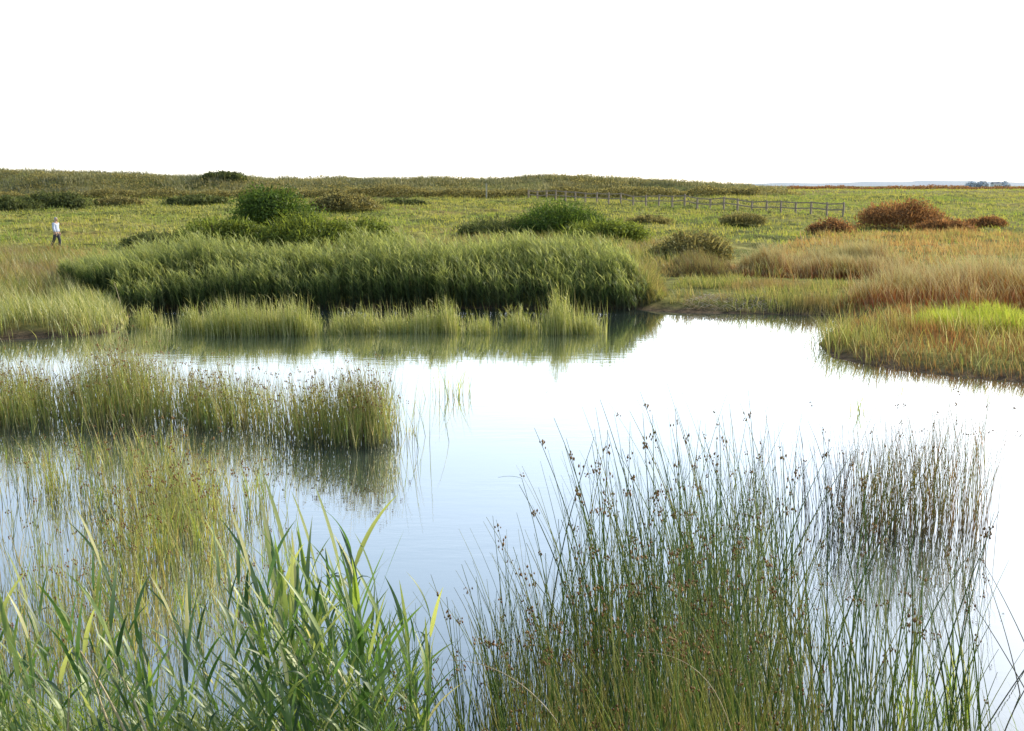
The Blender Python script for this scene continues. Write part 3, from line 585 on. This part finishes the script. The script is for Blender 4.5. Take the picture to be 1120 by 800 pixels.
# ------------------------------------------------------------------ near club-rushes: individuals
def stem_variant(m, k, h=1.5):
    n = 1; P = dict(b=np.zeros((1,3)), h=np.array([h]), lean=U(.0,.2,1), bend=U(.0,.3,1), droop=U(0,.06,1), ang=np.array([0.]), r=np.array([rs.rand()]))
    mb = MB(); tubes(mb, P, U(.009,.0135,1), 10, 5, .72); st = mb.mesh('stem', m)
    mb = MB(); K = rs.randint(4, 10); t = rs.uniform(.84, .93)
    c0 = path(P, np.array([[t]]))[0, 0]; 
    a = U(0, 6.283, K); ln = U(.008,.045, K); e = c0+np.column_stack([np.cos(a)*ln, np.sin(a)*ln, U(-.02,.04,K)])
    blobs(mb, e, U(.0045,.0085,K), rs.rand(K), 1.7)
    # short stalks of the umbel
    Q = dict(b=np.repeat(c0[None], K, 0), h=np.maximum(.005, e[:,2]-c0[2]+.004), lean=ln/np.maximum(.005, e[:,2]-c0[2]+.004), bend=np.zeros(K), droop=np.zeros(K), ang=a, r=np.zeros(K)+.9)
    tubes(mb, Q, np.full(K,.0016), 1, 3, .2)
    return st, mb.mesh('seed_head', M['seed'])
variants = [stem_variant(M['rush_near'], k) for k in range(26)]
dvariants = [stem_variant(M['rush_dark'], k) for k in range(8)]
def yfar(u):  # outer edge of the stand along each bearing
    return np.interp(u, [380,430,480,530,560,620,680,740,800,850,900,960,1060,1100],[6.2,6.7,6.9,7.3,8.1,8.6,9.4,10.2,10.3,9.9,8.6,8.0,7.5,6.6])
def dens(u, y):
    d = np.interp(u, [380,450,500,540,640,760,840,900,980,1060,1110],[.35,.65,.5,.8,1,1,.85,.62,.5,.36,.05])
    yf = yfar(u); d = d*np.interp((y-4.6)/(yf-4.6), [0,.55,.85,1],[1,.9,.6,.3]); return d
N = 5200; uu = U(385, 1105, N); yy = U(4.7, 10.4, N); keep = (yy < yfar(uu)) & (rs.rand(N) < dens(uu, yy)*1.0*(yy/7.5))
uu = uu[keep]; yy = yy[keep]; xx = (uu-560)/F*(yy+.5)
cl = nz(xx, yy, 3.1, 7)+rs.normal(0,.35,len(xx)); keep = cl > -.45; xx = xx[keep]; yy = yy[keep]; uu = uu[keep]
zz = zt(xx, yy); zz = np.maximum(zz, -.12)
hs_ = U(.95,1.0,len(xx))*np.where(rs.rand(len(xx)) < .3, U(1.2,1.75,len(xx)), U(.75,1.4,len(xx)))
hs_ *= np.interp(yy, [4.7,6,8,10.4],[.85,.95,1.15,1.16])*np.interp(uu,[400,520,600],[.68,.8,1])
# the bank lifts the nearest bases: keep their tops at the height of the stand
hs_ = np.minimum(hs_*np.interp(uu,[640,720,790,860],[1.08,1.16,1.16,1.08]), 2.3-zz)
size = hs_/yy
# the individuals: the ones that show largest
idx = np.argsort(-size)[:285]
rest = np.setdiff1d(np.arange(len(xx)), idx)
G = 'club-rush stems of the foreground stand'
for c, i in enumerate(idx):
    st, hd = variants[rs.randint(len(variants))]
    o = bpy.data.objects.new('club_rush', None); o.empty_display_size = .1; col.objects.link(o)
    o.location = (xx[i], yy[i], zz[i]-.02); o.rotation_euler = (rs.normal(0,.05), rs.normal(0,.05), rs.uniform(0,6.28) if rs.rand() < .4 else rs.normal(math.pi,.9))
    s = hs_[i]/1.45; o.scale = (min(s,1.15), min(s,1.15), s)
    tag(o, 'slender green club-rush stem among the dense foreground stand', 'club-rush', G)
    for nm, me in (('stem', st), ('seed_head', hd)):
        if nm == 'seed_head' and rs.rand() < .45: continue
        p = bpy.data.objects.new(nm, me); col.objects.link(p); p.parent = o
def many(xx, yy, zz, hh, m, name, label, rad, heads=.2):
    n = len(xx); b = np.column_stack([xx, yy, zz-.02]); P = params(b, hh, (0,.18), (0,.26), (0,.05), wind=(math.pi,1.5)); mb = MB(); tubes(mb, P, U(*rad, n), 7, 3, .7)
    root = tag(empty(name, (0,0,0)), label, 'rushes', kind='stuff'); mb.obj('stems', M[m], root)
    i = rs.rand(n) < heads; Q = {k: v[i] for k, v in P.items()}; n = i.sum(); K = 5; mb = MB()
    c = path(Q, U(.84,.97,(n,1)))[:, 0]; c = np.repeat(c, K, 0)+rs.normal(0,.014,(n*K,3)); blobs(mb, c, U(.0045,.0085,n*K), rs.rand(n*K)); mb.obj('seed_heads', M['seed'], root)
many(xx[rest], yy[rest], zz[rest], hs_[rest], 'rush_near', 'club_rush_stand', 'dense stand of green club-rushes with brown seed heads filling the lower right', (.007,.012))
# warm brown-green undergrowth of finer rush inside the stand
n = 2000; u2 = U(540, 900, n); y2 = U(4.8, 8.2, n); x2 = (u2-560)/F*(y2+.5); z2 = np.maximum(zt(x2, y2), -.1)
h2 = np.minimum(U(.5,1.15,n), 1.5-z2)*np.interp(u2,[540,600,800,900],[.7,1,1,.6])
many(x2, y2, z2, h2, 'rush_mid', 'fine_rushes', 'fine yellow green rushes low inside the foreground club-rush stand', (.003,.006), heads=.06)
# singular stems
def lone(u, v_base, zb, h, lean, bend, ang, lab, m='rush_near', head=True, thick=.009, kink=None):
    x, y = W(u, v_base, zb); z = float(max(zt(x, y), -.1)); root = tag(empty('club_rush', (x, y, z-.02)), lab, 'club-rush')
    P = dict(b=np.zeros((1,3)), h=np.array([h]), lean=np.array([lean]), bend=np.array([bend]), droop=np.array([0.]), ang=np.array([ang]), r=np.array([.35]))
    pts = path(P, np.linspace(0,1,14)[None])[0]
    if kink:
        Q = dict(b=pts[-1][None], h=np.array([kink[0]]), lean=np.array([kink[1]]), bend=np.array([.2]), droop=np.array([kink[2]]), ang=np.array([kink[3]]), r=np.array([.35]))
        pts = np.concatenate([pts, path(Q, np.linspace(.2,1,5)[None])[0]])
    mb = MB(); K = len(pts); an = np.arange(5)/5*6.283; rad = thick/2*(1-.7*np.linspace(0,1,K))
    v = pts[:, None]+rad[:, None, None]*np.stack([np.cos(an), np.sin(an)*.7, np.sin(an)*.7], -1)[None]
    bb = np.arange(K-1)[:, None]*5; i_ = np.arange(5); j_ = (i_+1) % 5
    mb.add(v.reshape(-1,3), np.full(K*5,.35), np.repeat(np.linspace(0,1,K),5), f4=np.stack([bb+i_, bb+j_, bb+5+j_, bb+5+i_], -1).reshape(-1,4))
    mb.obj('stem', M[m], root)
    if head:
        mb = MB(); c0 = path(P, np.array([[.93]]))[0,0]; K = 7; blobs(mb, c0+rs.normal(0,.016,(K,3)), U(.005,.009,K), rs.rand(K)); mb.obj('seed_head', M['seed'], root)
A = math.pi
lone(604, 700, 0, 1.62, .05, .12, A, 'tall club-rush stem with its thin tip snapped over to the left above open water', head=False, kink=(.06,3.2,.9,A))
lone(700, 640, 0, 1.55, .05, .10, A, 'tallest bare club-rush stem with a fine point rising above the middle of the stand', head=False)
lone(560, 690, 0, 1.18, .0, .12, A, 'club-rush stem with a curled seed head at the left front of the stand')
for k, (u, v, h, ln, bd, an) in enumerate([(1150,790,1.45,.55,.1,A),(1068,800,1.2,.55,.15,0.2),(1120,760,1.2,.25,.1,A),(1135,720,1.15,.5,.1,A+.2),(1095,800,.95,.2,.25,0)]):
    lone(u, v, 0, h, ln, bd, an, ['dark stem leaning far left across the lower right corner','dark stem crossing to the right in the lower right corner','upright dark stem at the right edge of the photograph','thin dark stem leaning left above the lower right corner','short curved dark stem at the bottom right corner'][k], 'rush_dark', thick=.012)
# arching straw coloured stems
def P3(u, v, Yd):
    a = (u-560)/F; b = -(v-400)/F; dy = math.cos(PIT)+b*math.sin(PIT); dz = b*math.cos(PIT)-math.sin(PIT); t = Yd/dy; return (a*t, Yd, CAMZ+dz*t)
straw([P3(800,800,4.6),P3(775,708,4.8),P3(692,714,4.9)], 'pale straw stem arching left over the foreground stand')
straw([P3(610,790,4.6),P3(560,722,4.7),P3(490,722,4.8)], 'thin straw stem arching left at the near edge of the stand')

# ------------------------------------------------------------------ broad-leaved reeds at lower left: individuals
def reed_variant(k):
    h = 1.7; P = dict(b=np.zeros((1,3)), h=np.array([h]), lean=U(.02,.14,1), bend=U(0,.16,1), droop=U(0,.02,1), ang=np.array([0.]), r=np.array([rs.rand()]))
    mb = MB(); tubes(mb, P, np.array([.009]), 10, 6, .6); st = mb.mesh('stem', M['reed_stem'])
    mb = MB(); K = 9; s = np.linspace(.22, .99, K)+rs.normal(0,.015,K); s = np.clip(s, .1, 1)
    c = path(P, s[None])[0]; side = np.where(np.arange(K) % 2 == 0, 0, math.pi)+rs.normal(0,.4,K); side = np.where(rs.rand(K) < .25, rs.normal(0,.4,K), side)
    ln = U(.42,.74,K)*np.interp(s,[.2,.6,1],[.8,1.05,.85])
    st_ = rs.rand(K)
    Q = dict(b=c, h=ln*np.where(s > .85, .95, U(.62,.92,K)), lean=np.where(s > .85, U(.1,.3,K), U(.2,.5,K)), bend=U(.05,.4,K), droop=np.where(st_ < .2, U(.45,.95,K), U(.0,.2,K)), ang=side, r=np.clip(rs.normal(.42,.28,K),0,1))
    leaf_folded(mb, Q, U(.022,.036,K))
    return st, mb.mesh('leaves', M['reed_leaf'])
def leaf_folded(mb, P, w, seg=9):
    """leaf with a shallow keel: three verts across"""
    n = len(P['h']); s = np.linspace(0,1,seg+1)[None].repeat(n,0); c = path(P, s)
    wa = P['ang']+math.pi/2+rs.normal(0,.35,n); tw = rs.normal(0,.6,n)
    prof = np.minimum(1, .35+s*4)*np.clip(1-s**2.2,0,1)**.9+.01
    hw = w[:, None]/2*prof; wa = wa[:, None]+tw[:, None]*s
    off = np.stack([np.cos(wa)*hw, np.sin(wa)*hw, hw*.35], -1); off2 = np.stack([-np.cos(wa)*hw, -np.sin(wa)*hw, hw*.35], -1)
    v = np.stack([c+off, c, c+off2], 2).reshape(-1,3); k = seg+1
    b = (np.arange(n)*k*3)[:, None]+np.arange(seg)[None]*3
    f = np.concatenate([np.stack([b,b+1,b+4,b+3],-1).reshape(-1,4), np.stack([b+1,b+2,b+5,b+4],-1).reshape(-1,4)])
    mb.add(v, np.repeat(P['r'], k*3), np.repeat(s.ravel(), 3), f4=f)
rv = [reed_variant(k) for k in range(12)]
def reed(x, y, top, rz, lab, grp, tilt=0):
    z = float(max(zt(x, y), -.1)); h = top-z; s = h/1.9
    o = empty('common_reed', (x, y, z-.02)); o.rotation_euler = (rs.normal(0,.04), tilt, rz); o.scale = (max(.75,min(1.05,s*1.05)),)*2+(s,)
    tag(o, lab, 'reed', grp); st, lv = rv[rs.randint(len(rv))]
    for nm, me in (('stem', st), ('leaves', lv)):
        p = bpy.data.objects.new(nm, me); col.objects.link(p); p.parent = o
def ztop(v, Y): return P3(560, v, Y)[2]
GR = 'broad leaved green reeds at the lower left'
tall = [(385,548,5.6,'broad leaved reed whose upright leaf tip stands highest over open water'),(330,570,5.9,'tall broad leaved reed just left of the highest leaf tip'),
        (255,600,5.2,'broad leaved reed with a long blade arching to the left, middle of the lower left'),(150,590,5.6,'single tall reed with a pale upright top leaf at lower left'),
        (215,640,4.9,'leafy reed leaning left in the middle of the lower left corner'),(28,650,4.8,'upright reed near the left edge of the photograph'),
        (78,665,4.7,'reed with spread blades right of the leftmost upright reed'),(300,600,5.0,'broad leaved reed crowded in front of the two tallest reeds'),(445,650,5.4,'rightmost broad leaved reed, beside the open water gap')]
for u, v, Yd, lab in tall: reed(XU(u, Yd, 1.5)+.12, Yd, ztop(v, Yd)-.02, A+rs.normal(0,.3), lab, GR, -.05)
for k in range(150):
    if k < 110: u = 225+245*rs.beta(2,1.6); Yd = rs.uniform(4.3, 6.2); v = np.interp(u,[225,300,380,430,470],[590,560,550,580,650])+rs.uniform(0,170)
    else: u = rs.uniform(-20, 240); Yd = rs.uniform(4.2,5.8); v = rs.uniform(590,770)
    reed(XU(u, Yd, 1.2)+.1, Yd, ztop(v, Yd)-.15, A+rs.normal(-.1,.8), 'leafy green reed among the crowded reeds of the lower left', GR, rs.normal(-.05,.05))
# low lime grass under them
stand('lush_grass', [(-3.2,3.6),(-.3,3.6),(.1,5.5),(-.4,6.0),(-1.6,6.2),(-3.8,6.5)], 5200, (.3,.85), (.008,.018), 'lime', 'lush bright green grass carpeting the near bank below the reeds', seg=5, lean=(0,.3), bend=(.05,.5), droop=(0,.3), hfun=lambda q: np.interp(q[:,1],[3.6,5,6.5],[.6,.9,1]))
stand('lush_grass', [(.1,3.8),(4.2,3.8),(4.4,6.4),(.2,6.0)], 1800, (.3,.75), (.005,.011), 'lime', 'thinner bright grass at the foot of the foreground club-rushes', seg=5, lean=(0,.3), bend=(.05,.4), droop=(0,.2))
q = inpoly([W(985,800),W(1068,800),W(1060,760),W(990,770)], 90)
stand('lime_shoots', q, 0, (.45,.95), (.009,.016), 'lime', 'bright lime shoots between the dark stems at lower right', seg=5, lean=(0,.12), bend=(0,.25), cat='shoots')
for k, (a_, b_, c_) in enumerate([(P3(150,830,4.2),P3(120,760,4.3),P3(88,712,4.4)),(P3(135,830,4.15),P3(112,780,4.3),P3(100,735,4.35)),(P3(170,830,4.2),P3(148,760,4.3),P3(118,715,4.4)),(P3(72,830,4.2),P3(76,780,4.3),P3(75,742,4.3))]):
    straw([a_, b_, c_], ['longest dry straw stem slanting left at the bottom left','short dry straw stem between the slanting ones at the bottom left','right-hand dry straw stem of the slanting ones at the bottom left','upright dry straw stem nearest the left edge'][k], .016)

# ------------------------------------------------------------------ fence
def box(mb, c, s, rz=0, bev=0):
    x, y, z = s[0]/2, s[1]/2, s[2]/2
    v = np.array([(-x,-y,-z),(x,-y,-z),(x,y,-z),(-x,y,-z),(-x,-y,z),(x,-y,z),(x,y,z),(-x,y,z)])
    ca, sa = math.cos(rz), math.sin(rz); v = np.column_stack([v[:,0]*ca-v[:,1]*sa, v[:,0]*sa+v[:,1]*ca, v[:,2]])+np.array(c)
    mb.add(v, np.zeros(8), np.zeros(8), f4=np.array([(0,3,2,1),(4,5,6,7),(0,1,5,4),(1,2,6,5),(2,3,7,6),(3,0,4,7)]))
def beam(mb, a, b, w, h):
    a = np.array(a); b = np.array(b); d = b-a; L_ = np.hypot(d[0], d[1]); n = np.array([-d[1]/L_, d[0]/L_, 0])*w/2; up = np.array([0,0,h/2])
    v = np.array([a-n-up, a+n-up, a+n+up, a-n+up, b-n-up, b+n-up, b+n+up, b-n+up])
    mb.add(v, np.zeros(8), np.zeros(8), f4=np.array([(0,1,2,3),(7,6,5,4),(0,4,5,1),(1,5,6,2),(2,6,7,3),(3,7,4,0)]))
def fence(pts, sp, hg, label, pw=.16):
    pts = np.array(pts, float); root = None; line = []
    for i in range(len(pts)-1):
        L_ = np.hypot(*(pts[i+1]-pts[i])); k = max(1, round(L_/sp))
        for j in range(k): line.append(pts[i]+(pts[i+1]-pts[i])*j/k)
    line.append(pts[-1]); x0, y0 = line[0]; z0 = float(zt(x0, y0))
    root = tag(empty('rail_fence', (x0, y0, z0)), label, 'fence'); P = []
    for k, (x, y) in enumerate(line):
        z = float(zt(x, y)); P.append(np.array([x-x0, y-y0, z-z0])); mb = MB()
        tl = rs.normal(0,.02); hh = hg*rs.uniform(.95,1.05)
        v0 = P[-1]; box(mb, v0+np.array([0,0,hh/2-.1]), (pw, pw, hh+.2), -.7)
        # weathered chamfered cap
        box(mb, v0+np.array([tl,0,hh+.02]), (pw*.6, pw*.6, .05), -.7)
        mb.obj('post', M['wood'], root, smooth=False)
    for lev in (.5, .92):
        mb = MB()
        for a_, b_ in zip(P[:-1], P[1:]):
            beam(mb, a_+np.array([0,-.1,lev*hg+rs.normal(0,.015)]), b_+np.array([0,-.1,lev*hg+rs.normal(0,.015)]), .05, .11)
        mb.obj('rail', M['wood'], root, smooth=False)
fence([XY(578,131),XY(640,122),XY(735,112),XY(838,101),XY(922,92)], 1.95, 1.25, 'two-railed weathered wooden fence crossing the meadow below the dunes')
x, y = XY(532,134,3); z = float(zt(x, y)); root = tag(empty('marker_post', (x, y, z)), 'single pale upright post against the hedge below the skyline', 'post')
mb = MB(); box(mb, (0,0,1.0), (.19,.19,2.1)); mb.obj('post', M['palewood'], root, smooth=False); mb = MB(); box(mb, (0,0,2.09), (.25,.25,.08)); mb.obj('cap', M['palewood'], root, smooth=False)

# ------------------------------------------------------------------ far farm
x, y = XY(1089,900,3); z = 1.9
h = tag(empty('farmhouse', (x, y, z), .15), 'tiny white house beside trees on the far right horizon', 'house')
mb = MB(); box(mb, (0,0,1.7), (7,5,3.4)); mb.obj('wall', M['wall'], h, smooth=False)
mb = MB(); v = np.array([(-3.8,-2.8,3.38),(3.8,-2.8,3.38),(3.8,2.8,3.38),(-3.8,2.8,3.38),(-3.8,0,5.2),(3.8,0,5.2)]); mb.add(v, np.zeros(6), np.zeros(6), f4=np.array([(0,1,5,4),(2,3,4,5),(0,3,2,1)]), f3=np.array([(1,2,5),(3,0,4)]))
rf = mb.obj('roof', M['roof'], h, smooth=False); mb = MB(); box(mb, (2.8,0,5.3), (.8,.8,1.3)); mb.obj('chimney', M['wall'], rf, smooth=False)
for wx in (-2.2, 2.2):
    mb = MB(); box(mb, (wx,-2.53,1.8), (1.1,.08,1.2)); mb.obj('window', M['glass'], h, smooth=False)
mb = MB(); box(mb, (0,-2.53,1.05), (1,.08,2.1)); mb.obj('door', M['glass'], h, smooth=False)
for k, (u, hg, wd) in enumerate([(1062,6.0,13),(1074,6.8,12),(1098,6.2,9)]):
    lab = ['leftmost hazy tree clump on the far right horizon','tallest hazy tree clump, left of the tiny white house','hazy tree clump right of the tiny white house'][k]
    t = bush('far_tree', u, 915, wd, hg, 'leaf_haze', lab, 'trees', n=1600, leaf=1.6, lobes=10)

# ------------------------------------------------------------------ person
def skin_obj(name, pts, edges, rad, m, parent, root=0, sub=2, smooth=True):
    me = bpy.data.meshes.new(name); me.from_pydata(pts, edges, []); o = bpy.data.objects.new(name, me); col.objects.link(o)
    me.materials.append(m); o.parent = parent
    o.modifiers.new('Skin', 'SKIN'); o.modifiers['Skin'].use_smooth_shade = smooth
    me.skin_vertices[0].data[root].use_root = True
    for i, r in enumerate(rad):
        me.skin_vertices[0].data[i].radius = r if isinstance(r, tuple) else (r, r)
    s = o.modifiers.new('Sub', 'SUBSURF'); s.levels = sub; s.render_levels = sub
    return o
px, py = W(63, 273.5, .4); pz = float(zt(px, py))
person = tag(empty('person', (px, py, pz), R(75)), 'person in a loose pale blue top and dark trousers walking on the meadow', 'person')
person.scale = (1.0,1.0,1.0)
# local axes: the person faces -Y; turned so they walk toward the left of the view
b = [(0,0,.95),(0,0,1.12),(0,0,1.32),(0,-.01,1.46),(0,-.03,1.55),(0,-.04,1.66),
     (.09,0,.90),(.10,-.12,.50),(.10,-.06,.10),(.10,-.20,.045),   # left leg, forward
     (-.09,0,.90),(-.10,.10,.50),(-.10,.30,.14),(-.10,.22,.035),
     (.17,0,1.42),(.24,.08,1.14),(.25,-.02,.92),(.25,-.06,.84),
     (-.17,0,1.42),(-.24,-.04,1.14),(-.25,-.16,.94),(-.25,-.20,.86)]
e = [(0,1),(1,2),(2,3),(3,4),(4,5),(0,6),(6,7),(7,8),(8,9),(0,10),(10,11),(11,12),(12,13),(3,14),(14,15),(15,16),(16,17),(3,18),(18,19),(19,20),(20,21)]
rd = [(.15,.11),(.13,.10),(.15,.11),(.10,.08),.055,.09, .085,.058,.038,.035, .085,.058,.038,.035, .06,.042,.030,.028, .06,.042,.030,.028]
n0 = len(b)
for sx, bi in ((1,17),(-1,21)):
    wx, wy, wz = b[bi]
    for k, (dy, L_) in enumerate([(-.03,.075),(-.01,.085),(.01,.08),(.03,.065)]):
        b += [(wx, wy+dy, wz-.035),(wx-sx*.008, wy+dy*1.2-.008, wz-.035-L_*.5),(wx-sx*.02, wy+dy*1.2-.02, wz-.035-L_)]
        e += [(bi,len(b)-3),(len(b)-3,len(b)-2),(len(b)-2,len(b)-1)]; rd += [.011,.009,.007]
    b += [(wx-sx*.01, wy-.045, wz-.01),(wx-sx*.02, wy-.065, wz-.05)]; e += [(bi,len(b)-2),(len(b)-2,len(b)-1)]; rd += [.011,.008]
body = skin_obj('body', b, e, rd, M['skin'], person)
def ell(name, c, r, m, parent, cut=None, seg=20, rings=14, fn=None):
    import bmesh
    bm = bmesh.new(); bmesh.ops.create_uvsphere(bm, u_segments=seg, v_segments=rings, radius=1)
    for v in bm.verts:
        p = v.co.copy(); v.co = (c[0]+p.x*r[0], c[1]+p.y*r[1], c[2]+p.z*r[2])
        if fn: v.co = fn(v.co)
    if cut: bmesh.ops.delete(bm, geom=[v for v in bm.verts if cut(v.co)], context='VERTS')
    for f in bm.faces: f.smooth = True
    me = bpy.data.meshes.new(name); bm.to_mesh(me); bm.free(); me.materials.append(m); o = bpy.data.objects.new(name, me); col.objects.link(o); o.parent = parent; return o
head = ell('head', (0,-.045,1.65), (.078,.098,.118), M['skin'], person)
ell('nose', (0,-.145,1.64), (.013,.02,.022), M['skin'], head); ell('mouth', (0,-.134,1.595), (.024,.006,.006), M['trousers'], head)
for sx in (-1,1):
    ell('eye', (sx*.03,-.132,1.665), (.011,.008,.008), M['eye'], head); ell('ear', (sx*.08,-.04,1.65), (.012,.02,.032), M['skin'], head)
ell('hair', (0,-.03,1.675), (.088,.102,.115), M['hair'], person, cut=lambda c: (c.y < -.085 and c.z < 1.72) or c.z < 1.60)
# clothes follow the body, a little larger
skin_obj('top', [(0,0,.90),(0,0,1.12),(0,0,1.32),(0,-.01,1.45),(.17,0,1.42),(.24,.08,1.14),(.25,-.02,.95),(-.17,0,1.42),(-.24,-.04,1.14),(-.25,-.15,.97)],
         [(0,1),(1,2),(2,3),(3,4),(4,5),(5,6),(3,7),(7,8),(8,9)], [(.20,.17),(.175,.15),(.18,.14),(.12,.10),.085,.07,.055,.085,.07,.055], M['top'], person)
skin_obj('trousers', [(0,0,.96),(0,0,.88),(.09,0,.84),(.10,-.12,.50),(.10,-.07,.12),(-.09,0,.84),(-.10,.10,.50),(-.10,.29,.17)], [(0,1),(1,2),(2,3),(3,4),(1,5),(5,6),(6,7)], [(.16,.125),(.14,.12),.105,.085,.065,.105,.085,.065], M['trousers'], person)
for nm, p in (('shoe', [(.10,-.04,.06),(.10,-.22,.045)]), ('shoe', [(-.10,.30,.10),(-.10,.20,.04)])):
    skin_obj(nm, p, [(0,1)], [(.05,.05),(.045,.035)], M['shoe'], person)

# ------------------------------------------------------------------ light, sky, camera
SUN_AZ = 52; SUN_EL = 27
s = bpy.data.lights.new('sun', 'SUN'); s.energy = 5.0; s.angle = R(.5); s.color = (1,.89,.68)
so = bpy.data.objects.new('sun', s); col.objects.link(so)
from mathutils import Vector
d = Vector((math.sin(R(SUN_AZ))*math.cos(R(SUN_EL)), math.cos(R(SUN_AZ))*math.cos(R(SUN_EL)), math.sin(R(SUN_EL))))
so.rotation_euler = d.to_track_quat('Z', 'Y').to_euler()
w = bpy.data.worlds.new('World'); scene.world = w; w.use_nodes = True; nt = w.node_tree; bg = nt.nodes['Background']
sky = nt.nodes.new('ShaderNodeTexSky'); sky.sky_type = 'NISHITA'; sky.sun_disc = False; sky.sun_elevation = R(SUN_EL); sky.sun_rotation = R(SUN_AZ)
sky.air_density = 1.0; sky.dust_density = 1.5; sky.ozone_density = 1.0
tcw = nt.nodes.new('ShaderNodeTexCoord'); sx = nt.nodes.new('ShaderNodeSeparateXYZ'); nt.links.new(tcw.outputs['Generated'], sx.inputs[0])
# thin bright haze veil over the blue, densest toward the horizon
vr = ramp(nt.nodes, [(0,(1.0,1.0,1.0)),(.17,(.80,.84,.87)),(.27,(.57,.645,.71)),(.38,(.45,.545,.63)),(.6,(.24,.31,.38)),(1,(.14,.19,.26))]); nt.links.new(sx.outputs[2], vr.inputs[0])
vm = nt.nodes.new('ShaderNodeVectorMath'); vm.operation = 'MULTIPLY_ADD'; nt.links.new(vr.outputs[0], vm.inputs[0]); 
# the veil is brightest on the sun's half of the sky
dt = nt.nodes.new('ShaderNodeVectorMath'); dt.operation = 'DOT_PRODUCT'; nt.links.new(tcw.outputs['Generated'], dt.inputs[0]); dt.inputs[1].default_value = (math.sin(R(SUN_AZ)), math.cos(R(SUN_AZ)), 0)
mrw = nt.nodes.new('ShaderNodeMapRange'); mrw.interpolation_type = 'SMOOTHSTEP'; mrw.inputs[1].default_value = -.6; mrw.inputs[2].default_value = .75; mrw.inputs[3].default_value = 3.4; mrw.inputs[4].default_value = 9.5
nt.links.new(dt.outputs['Value'], mrw.inputs[0]); nt.links.new(mrw.outputs[0], vm.inputs[1])
nt.links.new(sky.outputs[0], vm.inputs[2])
nt.links.new(vm.outputs[0], bg.inputs[0]); bg.inputs[1].default_value = .15
cam = bpy.data.cameras.new('camera'); co = bpy.data.objects.new('camera', cam); col.objects.link(co); scene.camera = co
co.location = (0,0,CAMZ); co.rotation_euler = (math.pi/2-PIT, 0, 0); cam.sensor_width = 36; cam.lens = F/1120*36; cam.clip_end = 20000; cam.clip_start = .05
scene.view_settings.view_transform = 'Standard'; scene.view_settings.look = 'None'; scene.view_settings.exposure = 0
